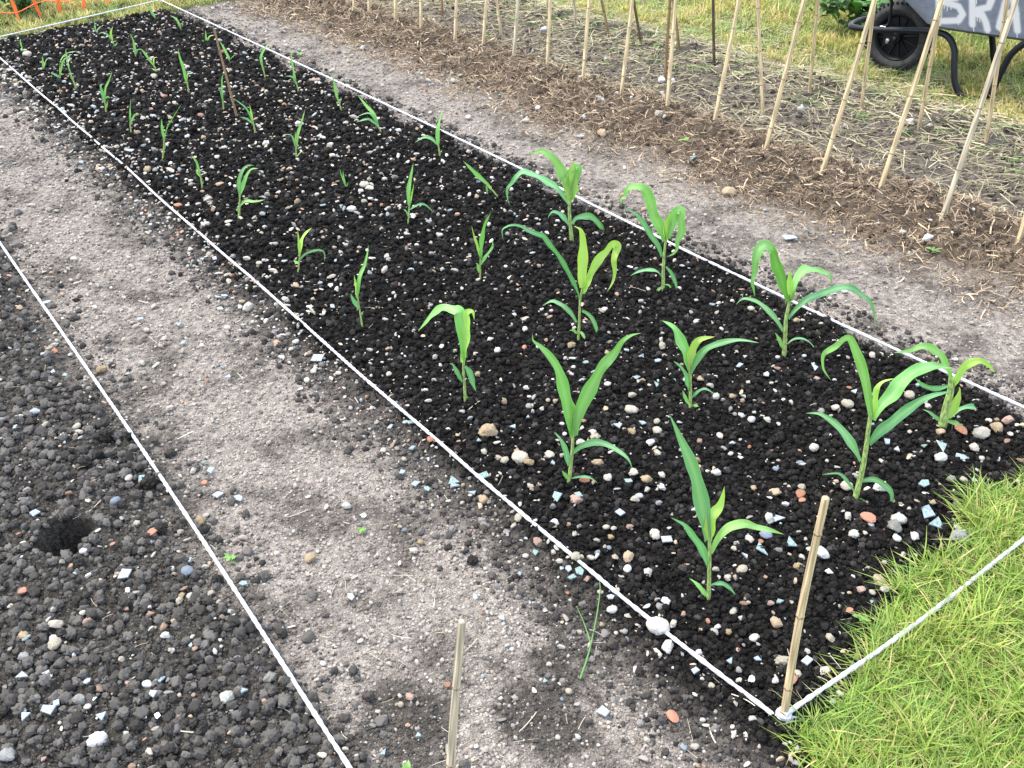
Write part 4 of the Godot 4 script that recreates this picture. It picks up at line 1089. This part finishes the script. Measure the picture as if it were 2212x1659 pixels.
func cords() -> void:
	var o := thing("bed_cord", Vector3.ZERO)
	tag(o, "white twisted cord stretched round the maize bed on all four sides", "cord")
	var a := Vector3(-0.006, 0.034, 0.006); var b := Vector3(1.270, 0.05, 0.003); var c := Vector3(1.319, 0.05, -7.315); var d := Vector3(-0.031, 0.05, -7.046)
	part("cord_length", cord_mesh([a, Vector3(-0.022, 0.036, -0.304), Vector3(-0.032, 0.036, -0.799), Vector3(-0.035, 0.036, -1.433), Vector3(-0.028, 0.036, -4.456), d], 0.0046, 0.004), M.cord, o)
	part("cord_length", cord_mesh([a + Vector3(0.003, 0.004, 0.004), Vector3(0.326, 0.05, 0.018), Vector3(0.793, 0.058, 0.013), b], 0.0046, 0.02), M.cord, o)
	part("cord_length", cord_mesh([b, Vector3(1.284, 0.042, -0.283), Vector3(1.276, 0.036, -1.0), Vector3(1.270, 0.036, -1.614), Vector3(1.312, 0.04, -2.626), Vector3(1.325, 0.045, -4.8), c], 0.0046, 0.004), M.cord, o)
	part("cord_length", cord_mesh([d, Vector3(0.586, 0.06, -7.124), c], 0.0046, 0.02), M.cord, o)
	knot("knot", Vector3(0.004, height(0.0, 0.01) + 0.014, 0.004), 0.0115, o)
	var p := thing("seed_bed_cord", Vector3.ZERO)
	tag(p, "white twisted cord along the coarse grey soil and planting hole", "cord")
	part("cord_length", cord_mesh([Vector3(-0.711, 0.035, -0.234), Vector3(-0.708, 0.034, -0.421), Vector3(-0.691, 0.032, -1.343), Vector3(-0.686, 0.032, -2.218), Vector3(-0.686, 0.032, -3.452), Vector3(-0.675, 0.035, -5.081)], 0.0046, 0.004), M.cord, p)

# ---------------------------------------------------------------- wheelbarrow
func lathe(g: Geo, prof: Array, centre: Vector3, sides: int) -> void:
	# profile [radius, z] turned about the z axis through centre
	var first := g.v.size()
	for k in prof.size():
		for j in sides + 1:
			var a := TAU * j / sides
			g.add(centre + Vector3(cos(a) * prof[k][0], sin(a) * prof[k][0], prof[k][1]), Color.WHITE, Vector2(float(j) / sides, float(k) / prof.size()))
	for k in prof.size() - 1:
		for j in sides:
			var a := first + k * (sides + 1) + j
			g.quad(a, a + sides + 1, a + sides + 2, a + 1)

func rod(path: Array, rad: float, per := 6, sides := 12) -> ArrayMesh:
	var g := Geo.new()
	var p := smooth_path(PackedVector3Array(path), per)
	var rr := PackedFloat32Array()
	for k in p.size(): rr.append(rad)
	tube(g, p, rr, sides)
	return g.mesh(false)

func tray_point(a: float, y: float) -> Vector3:
	# outline of the tray at a height: a 0..1 runs along the near side, the back, the far side, the front
	var t := (y - 0.30) / 0.30
	var xf := lerpf(0.21, -0.13, t); var xb := lerpf(0.93, 1.05, t); var w := lerpf(0.205, 0.33, t)
	var ang := a * TAU
	var e := 0.28
	var cx := cos(ang); var cz := sin(ang)
	var sx := signf(cx) * pow(absf(cx), e); var sz := signf(cz) * pow(absf(cz), e)
	return Vector3((xf + xb) * 0.5 + sx * (xb - xf) * 0.5, y, sz * w)

func lettered() -> ImageTexture:
	# sprayed letters with runs; the picture covers x 0..1 m, y 0.28..0.60 m of the side
	var W := 800; var H := 256
	var im := Image.create(W, H, false, Image.FORMAT_RGB8)
	var base := lin(0.19, 0.215, 0.27)
	im.fill(base)
	var cover := PackedFloat32Array()
	cover.resize(W * H)
	var B := [[0.288, 0.335, 0.288, 0.56], [0.288, 0.555, 0.36, 0.55], [0.36, 0.55, 0.385, 0.515], [0.385, 0.515, 0.37, 0.47], [0.37, 0.47, 0.288, 0.445], [0.30, 0.445, 0.385, 0.43], [0.385, 0.43, 0.405, 0.395], [0.405, 0.395, 0.385, 0.36], [0.385, 0.36, 0.288, 0.342]]
	var R := [[0.452, 0.35, 0.448, 0.545], [0.448, 0.53, 0.505, 0.525], [0.505, 0.525, 0.54, 0.49], [0.54, 0.49, 0.525, 0.445], [0.525, 0.445, 0.46, 0.42], [0.46, 0.405, 0.50, 0.40], [0.49, 0.42, 0.515, 0.37], [0.515, 0.37, 0.524, 0.335]]
	var A := [[0.578, 0.355, 0.60, 0.47], [0.60, 0.47, 0.62, 0.545], [0.62, 0.545, 0.645, 0.46], [0.645, 0.46, 0.662, 0.35], [0.595, 0.43, 0.652, 0.43]]
	for l in [B, R, A]:
		for q in l: spray(cover, W, H, q, 0.009, 0.024, 1.0)
	for q in [[0.291, 0.335, 0.291, 0.318], [0.384, 0.35, 0.385, 0.338], [0.30, 0.43, 0.30, 0.405], [0.315, 0.43, 0.315, 0.412], [0.33, 0.43, 0.33, 0.402], [0.347, 0.43, 0.348, 0.41], [0.455, 0.36, 0.462, 0.308], [0.475, 0.39, 0.475, 0.372], [0.487, 0.39, 0.487, 0.368], [0.523, 0.34, 0.522, 0.305], [0.53, 0.34, 0.531, 0.318], [0.66, 0.35, 0.664, 0.303], [0.468, 0.50, 0.469, 0.455], [0.58, 0.36, 0.582, 0.335]]:
		spray(cover, W, H, q, 0.0016, 0.0028, 1.0)
	var white := lin(0.72, 0.72, 0.74)
	var nz := FastNoiseLite.new()
	nz.frequency = 0.02
	for y in H:
		for x in W:
			var c := base
			var d := 1.0 + 0.12 * nz.get_noise_2d(x, y * 1.5)
			c = Color(c.r * d, c.g * d, c.b * d)
			im.set_pixel(x, y, c.lerp(white, cover[y * W + x]))
	return tex(im)

func spray(cover: PackedFloat32Array, W: int, H: int, q: Array, core: float, soft: float, most: float) -> void:
	var a := Vector2(q[0] * W, (0.60 - q[1]) / 0.32 * H); var b := Vector2(q[2] * W, (0.60 - q[3]) / 0.32 * H)
	var k := 800.0
	var r := soft * k
	for y in range(maxi(0, int(minf(a.y, b.y) - r)), mini(H, int(maxf(a.y, b.y) + r) + 1)):
		for x in range(maxi(0, int(minf(a.x, b.x) - r)), mini(W, int(maxf(a.x, b.x) + r) + 1)):
			var p := Vector2(x, y)
			var d := p.distance_to(Geometry2D.get_closest_point_to_segment(p, a, b)) / k
			var v := most * (1.0 - ss(core, soft, d))
			if v > cover[y * W + x]: cover[y * W + x] = v

func wheelbarrow() -> void:
	var o := thing("wheelbarrow", Vector3(3.653, 0.012, -2.453), -1.3999)
	tag(o, "grey wheelbarrow with white sprayed letters, parked on rough grass", "wheelbarrow")
	# wheel
	var wh := Node3D.new()
	wh.name = "wheel"
	o.add_child(wh)
	wh.position = Vector3(0, 0.18, 0)
	var g := Geo.new()
	var prof := []
	for k in 25:
		var a := TAU * k / 24.0
		prof.append([0.144 + 0.034 * cos(a) + 0.003 * cos(3.0 * a), 0.042 * sin(a)])
	prof.reverse()
	lathe(g, prof, Vector3.ZERO, 56)
	part("tyre", g.mesh(false), M.tyre, wh)
	g = Geo.new()
	for k in 44:
		for s in [-1, 1]:
			var t := Transform3D(Basis(Vector3.BACK, TAU * (k + 0.25 * s) / 44.0), Vector3.ZERO)
			g.box(t * Transform3D(Basis(Vector3.RIGHT, 0.5 * s).rotated(Vector3.FORWARD, 0.0), Vector3(0.1765, 0, 0.018 * s)), Vector3(0.01, 0.0115, 0.036), 0.002)
	part("tread", g.mesh(false), M.tyre, wh).set_meta("kind", "stuff")
	g = Geo.new()
	lathe(g, [[0.112, -0.03], [0.119, -0.028], [0.116, -0.018], [0.108, -0.012], [0.108, 0.012], [0.116, 0.018], [0.119, 0.028], [0.112, 0.03], [0.104, 0.014], [0.104, -0.014], [0.112, -0.03]], Vector3.ZERO, 48)
	lathe(g, [[0.02, -0.004], [0.11, -0.004], [0.11, 0.004], [0.02, 0.004]], Vector3.ZERO, 48)  # dark disc added in place of the shade between the spokes
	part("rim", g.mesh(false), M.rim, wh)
	g = Geo.new()
	lathe(g, [[0.001, -0.05], [0.024, -0.05], [0.028, -0.046], [0.028, 0.046], [0.024, 0.05], [0.001, 0.05]], Vector3.ZERO, 24)
	part("hub", g.mesh(false), M.rim, wh)
	var sg := Geo.new()
	sg.box(Transform3D(Basis(), Vector3(0.067, 0, 0)), Vector3(0.088, 0.012, 0.026), 0.003)
	var sm := sg.mesh(false)
	for k in 12:
		var sp := part("spoke", sm, M.rim, wh)
		sp.rotation.z = TAU * (k + 0.3) / 12.0
	# axle, brackets
	part("axle", rod([Vector3(0, 0.18, -0.135), Vector3(0, 0.18, 0.135)], 0.008, 2), M.steel, o)
	for s in [-1, 1]:
		g = Geo.new()
		g.box(Transform3D(Basis(), Vector3(0.0, 0.205, 0.121 * s)), Vector3(0.05, 0.085, 0.004), 0.001)
		part("axle_bracket", g.mesh(false), M.tube, o)
		g = Geo.new()
		lathe(g, [[0.0005, 0.011], [0.009, 0.011], [0.011, 0.008], [0.011, 0.0]], Vector3(0.002, 0.19, 0.127 * s if s > 0 else -0.138), 6)
		part("bolt", g.mesh(false), M.steel, o)
	# frame: each side one bent tube from the front loop along the rail, down into the leg, under the foot and up to the handle
	for s in [-1, 1]:
		part("frame_tube", rod([Vector3(-0.25, 0.222, 0.0), Vector3(-0.245, 0.222, 0.06 * s), Vector3(-0.21, 0.223, 0.11 * s), Vector3(-0.1, 0.231, 0.13 * s), Vector3(0.05, 0.250, 0.14 * s), Vector3(0.2, 0.268, 0.15 * s), Vector3(0.28, 0.275, 0.17 * s), Vector3(0.34, 0.262, 0.19 * s), Vector3(0.385, 0.215, 0.21 * s), Vector3(0.405, 0.14, 0.225 * s), Vector3(0.425, 0.07, 0.23 * s), Vector3(0.46, 0.02, 0.23 * s), Vector3(0.52, 0.008, 0.23 * s), Vector3(0.575, 0.012, 0.235 * s), Vector3(0.61, 0.06, 0.24 * s), Vector3(0.64, 0.17, 0.245 * s), Vector3(0.675, 0.262, 0.25 * s), Vector3(0.76, 0.33, 0.26 * s), Vector3(0.95, 0.41, 0.27 * s), Vector3(1.2, 0.52, 0.28 * s), Vector3(1.38, 0.60, 0.28 * s)], 0.0155, 5), M.tube, o)
		part("grip", rod([Vector3(1.28, 0.555, 0.28 * s), Vector3(1.34, 0.582, 0.28 * s), Vector3(1.40, 0.609, 0.28 * s)], 0.021, 4), M.rim, o)
		part("stay", rod([Vector3(-0.03, 0.255, 0.137 * s), Vector3(-0.008, 0.265, 0.137 * s), Vector3(0.0, 0.30, 0.14 * s), Vector3(-0.005, 0.42, 0.155 * s), Vector3(-0.06, 0.54, 0.20 * s)], 0.0075, 5, 8), M.tube, o)
		g = Geo.new()
		g.box(Transform3D(Basis(Vector3.UP, 0.0), Vector3(-0.028, 0.2565, 0.137 * s)), Vector3(0.034, 0.005, 0.02), 0.002)
		part("stay_foot", g.mesh(false), M.steel, o)
	# tray: outer wall and inner wall lofted, floor, rolled rim
	var sides := 72
	g = Geo.new()
	var ys := [0.30, 0.315, 0.35, 0.42, 0.50, 0.60]
	var rows := []
	for inner in [false, true]:
		var list: Array = ys.duplicate()
		if inner: list.reverse()
		for y in list:
			var row := []
			for k in sides:
				var p := tray_point(float(k) / sides, y)
				if inner:
					var c := Vector3(0.52, p.y, 0)
					p = c + (p - c) * 0.985 + Vector3(0, 0.006 if y < 0.59 else 0.0, 0)
				elif y < 0.305:
					var c := Vector3(0.55, p.y, 0)
					p = c + (p - c) * 0.965
				row.append(g.add(p))
			rows.append(row)
	for l in rows.size() - 1:
		for k in sides: g.quad(rows[l][(k + 1) % sides], rows[l][k], rows[l + 1][k], rows[l + 1][(k + 1) % sides])
	for e in [0, rows.size() - 1]:
		var m := g.add(Vector3(0.57, 0.30 if e == 0 else 0.306, 0))
		for k in sides:
			if e == 0: g.tri(m, rows[0][k], rows[0][(k + 1) % sides])
			else: g.tri(m, rows[e][(k + 1) % sides], rows[e][k])
	var tray := part("tray", g.mesh(false), M.tray, o)
	var rimp := PackedVector3Array(); var rimr := PackedFloat32Array()
	for k in sides + 1:
		rimp.append(tray_point(float(k) / sides, 0.60)); rimr.append(0.009)
	g = Geo.new()
	tube(g, rimp, rimr, 8, false)
	part("rolled_rim", g.mesh(false), M.tray, tray)
	# the sprayed side: a skin of paint on the near wall
	g = Geo.new()
	var cols := 24
	for y in [0.3151, 0.33, 0.35, 0.42, 0.50, 0.585]:
		for k in cols + 1:
			var a := lerpf(0.075, 0.425, float(k) / cols)
			var p := tray_point(a, y) + Vector3(0, -0.0008, 0.0025)
			g.add(p, Color.WHITE, Vector2(p.x, (0.60 - p.y) / 0.32))
	for l in 5:
		for k in cols:
			var q := l * (cols + 1) + k
			g.quad(q, q + cols + 1, q + cols + 2, q + 1)
	var paint := mat(Color.WHITE, 0.55, {tex = lettered(), spec = 0.45, twosided = true})
	part("sprayed_side", g.mesh(false), paint, tray).set_meta("label", "grey side sprayed with dripping white letters BRA")

# ---------------------------------------------------------------- bushes, netting, plank, weeds
func leaflet(g: Geo, t: Transform3D, l: float, w: float, col: Color) -> void:
	# a toothed oval leaf folded along its midrib
	var rows := []
	for k in 6:
		var u := k / 5.0
		var ww := w * 0.5 * sin(PI * clampf(pow(u, 0.75), 0.02, 0.985)) * (1.0 if k % 2 == 0 else 1.12)
		var y := -0.18 * l * u * u
		rows.append([g.add(t * Vector3(-ww, y + ww * 0.3, l * u), col), g.add(t * Vector3(0, y, l * u), col), g.add(t * Vector3(ww, y + ww * 0.3, l * u), col)])
	for k in 5:
		g.quad(rows[k][0], rows[k + 1][0], rows[k + 1][1], rows[k][1])
		g.quad(rows[k][1], rows[k + 1][1], rows[k + 1][2], rows[k][2])

func bush(at: Vector3, tall: float, wide: float, stems: int, leaf: float, big: int, label: String, seed_: int) -> void:
	var r := RandomNumberGenerator.new()
	r.seed = seed_
	var o := thing("bramble_bush", at)
	tag(o, label, "bush", "")
	var tips := []
	for k in stems:
		var a := r.randf() * TAU
		var d := Vector3(cos(a), 0, sin(a))
		var h := tall * r.randf_range(0.55, 1.0)
		var p := PackedVector3Array([d * 0.03 - Vector3(0, 0.03, 0), d * wide * 0.25 + Vector3(0, h * 0.5, 0), d * wide * 0.6 + Vector3(0, h * 0.9, 0), d * wide * r.randf_range(0.8, 1.1) + Vector3(0, h * r.randf_range(0.45, 0.9), 0)])
		var sp := smooth_path(p, 5)
		var rr := PackedFloat32Array()
		for j in sp.size(): rr.append(lerpf(0.006, 0.0015, float(j) / sp.size()))
		var g := Geo.new()
		tube(g, sp, rr, 6)
		part("stem", g.mesh(false), M.bark, o)
		for j in range(2, sp.size()): tips.append(sp[j])
	var fg := Geo.new()
	for k in int(stems * 70):
		var q: Vector3 = tips[r.randi() % tips.size()]
		var p := q + Vector3(r.randfn(), r.randfn() * 0.7, r.randfn()) * wide * 0.13
		p.y = maxf(p.y, 0.01)
		var b := Basis(Vector3.UP, r.randf() * TAU) * Basis(Vector3.RIGHT, r.randf_range(-0.5, 0.9)) * Basis(Vector3.BACK, r.randfn() * 0.4)
		var v := r.randf_range(0.6, 1.3)
		leaflet(fg, Transform3D(b, p), leaf * r.randf_range(0.5, 1.0), leaf * 0.62 * r.randf_range(0.6, 1.0), Color(0.05 * v, 0.12 * v, 0.028 * v))
	part("foliage", fg.mesh(), M.weed, o).set_meta("kind", "stuff")
	for k in big:
		var g := Geo.new()
		var q: Vector3 = tips[r.randi() % tips.size()] + Vector3(r.randfn(), 0.4, r.randfn()) * 0.06
		if at.x < 4.3: q += Vector3(-0.12, 0, 0.1) * r.randf()
		q.y = maxf(q.y, 0.05)
		var v := r.randf_range(0.8, 1.3)
		leaflet(g, Transform3D(Basis(Vector3.UP, r.randf() * TAU) * Basis(Vector3.RIGHT, r.randf_range(-0.1, 0.7)), q), leaf * r.randf_range(1.1, 1.6), leaf * 1.0, Color(0.075 * v, 0.19 * v, 0.045 * v))
		part("leaf", g.mesh(), M.weed, o)

func netting() -> void:
	var o := thing("plastic_netting", Vector3(-0.35, 0.0, -7.38), 0.2)
	tag(o, "sagging orange plastic netting among weeds beyond the far cord", "netting")
	var h := 0.75
	for k in 14:
		var g := Geo.new()
		var x := k * 0.17
		var last := []
		for j in 15:
			var y := 0.03 + h * j / 14.0
			var w := 0.011 + 0.005 * sin(j * 1.9 + k)
			var p := Vector3(x + 0.018 * sin(j * 0.8 + k * 1.7), y, 0.03 * sin(j * 0.6 + k))
			var q := [g.add(p + Vector3(-w, 0, 0)), g.add(p + Vector3(0, 0, 0.003)), g.add(p + Vector3(w, 0, 0))]
			if j > 0:
				g.quad(last[0], last[1], q[1], q[0])
				g.quad(last[1], last[2], q[2], q[1])
			last = q
		part("strand", g.mesh(false), M.orange, o)
	for k in 4:
		var g := Geo.new()
		var p := PackedVector3Array(); var rr := PackedFloat32Array()
		for j in 40:
			p.append(Vector3(j * 2.21 / 39.0, 0.12 + k * 0.2 + 0.02 * sin(j * 0.9 + k), 0.012 * sin(j * 1.3 + k))); rr.append(0.004)
		tube(g, p, rr, 6)
		part("cross_strand", g.mesh(false), M.orange, o)

func weeds() -> void:
	var L := [[1.93, -1.02, 0.05, "tiny light green weed among straw beside the bean canes"], [2.02, -2.35, 0.055, "small green weed in the mulch by the path"], [-0.36, -1.02, 0.03, "pale weed sprouting on the bare path"], [-0.62, -0.36, 0.035, "two leaved weed seedling beside the pale cane"], [-0.66, -1.13, 0.03, "tiny weed seedling against the seed bed cord"],
		[1.50, -1.42, 0.04, "flat green weed on the path near the arching maize"], [1.47, -5.2, 0.05, "green weed at the foot of the far mulch heap"], [2.5, -4.6, 0.06, "leafy weed between the two cane rows"], [2.62, -3.6, 0.05, "small pale green weed between canes"], [0.33, -0.07, 0.035, "small yellow green weed at the grassy bed corner"]]
	for k in L.size():
		var q: Array = L[k]
		var o := thing("weed_seedling", on_ground(q[0], q[1]))
		tag(o, q[3], "weed")
		var r := RandomNumberGenerator.new()
		r.seed = 60 + k
		for j in 6:
			var g := Geo.new()
			var v := r.randf_range(0.8, 1.2)
			leaflet(g, Transform3D(Basis(Vector3.UP, TAU * (j + r.randf() * 0.5) / 6.0) * Basis(Vector3.RIGHT, r.randf_range(-0.9, -0.15)), Vector3(0, 0.004 + 0.003 * j, 0)), q[2] * r.randf_range(0.35, 0.75), q[2] * 0.3, Color(0.14 * v, 0.28 * v, 0.06 * v))
			part("leaf", g.mesh(), M.weed, o)
	# a long green stalk fallen across the path
	var o := thing("grass_stalk", Vector3.ZERO)
	tag(o, "long thin green stalk lying across the path near the corner", "stalk")
	var ends := [Vector2(-0.225, -0.33), Vector2(-0.17, -0.37), Vector2(-0.10, -0.43), Vector2(-0.05, -0.475), Vector2(-0.03, -0.50)]
	var p := PackedVector3Array(); var rr := PackedFloat32Array()
	for e in ends: p.append(on_ground(e.x, e.y, 0.012))
	p = smooth_path(p, 5)
	for k in p.size(): rr.append(lerpf(0.0022, 0.0008, float(k) / p.size()))
	var g := Geo.new()
	tube(g, p, rr, 6, true, Color(0.10, 0.22, 0.06))
	part("stem", g.mesh(), M.weed, o)
	g = Geo.new()
	var p2 := PackedVector3Array([on_ground(-0.15, -0.385, 0.012), on_ground(-0.13, -0.43, 0.02), on_ground(-0.105, -0.49, 0.018)])
	tube(g, smooth_path(p2, 4), PackedFloat32Array([0.0015, 0.0015, 0.0014, 0.0013, 0.0012, 0.001, 0.0009, 0.0008, 0.0007]), 6, true, Color(0.10, 0.22, 0.06))
	part("side_shoot", g.mesh(), M.weed, o)
	# a weathered board whose pointed end lies on the far path
	var b := thing("board", on_ground(-0.42, -5.5, 0.012), 0.35)
	tag(b, "weathered grey board with a pointed end on the path by the far cord", "board")
	g = Geo.new()
	var out := [Vector2(-0.5, -0.05), Vector2(0.12, -0.05), Vector2(0.24, 0.0), Vector2(0.12, 0.05), Vector2(-0.5, 0.05)]
	for y in [-0.011, 0.011]:
		for q in out: g.add(Vector3(q.x, y, q.y))
	for k in 5: g.quad(k, (k + 1) % 5, 5 + (k + 1) % 5, 5 + k)
	for k in range(1, 4):
		g.tri(5, 5 + k + 1, 5 + k)
		g.tri(0, k, k + 1)
	g.flat()
	part("plank", g.mesh(false), M.wood, b)

func _ready() -> void:
	rng.seed = 20240
	n_wob.seed = 3; n_wob.frequency = 1.3; n_wob.fractal_octaves = 2
	n_mid.seed = 8; n_mid.frequency = 5.5; n_mid.fractal_octaves = 3
	n_clod.seed = 15; n_clod.frequency = 26.0; n_clod.fractal_octaves = 2
	n_fine.seed = 21; n_fine.frequency = 70.0; n_fine.fractal_octaves = 2
	light_and_camera()
	materials()
	print("t materials ", Time.get_ticks_msec())
	build_ground()
	print("t ground ", Time.get_ticks_msec())
	maize()
	canes()
	cords()
	wheelbarrow()
	print("t barrow ", Time.get_ticks_msec())
	bush(on_ground(4.10, -2.98), 0.34, 0.30, 7, 0.085, 14, "leafy bramble with broad pale leaves by the barrow front", 71)
	bush(on_ground(4.75, -3.55), 0.55, 0.5, 10, 0.07, 6, "bramble bush on the grass edge behind the barrow wheel", 72)
	bush(on_ground(4.85, -2.6), 0.8, 0.6, 12, 0.07, 4, "dense dark bramble bush behind the barrow tray", 73)
	bush(on_ground(4.75, -1.7), 0.8, 0.6, 12, 0.07, 4, "dense dark bramble bush behind the barrow handles", 74)
	bush(on_ground(0.45, -7.95), 0.35, 0.35, 8, 0.06, 0, "low weedy bramble growing through the orange netting", 75)
	netting()
	stones()
	weeds()
	print("t things ", Time.get_ticks_msec())
	crumbs()
	small_stones()
	lawns()
	litter()
	print("t end ", Time.get_ticks_msec())
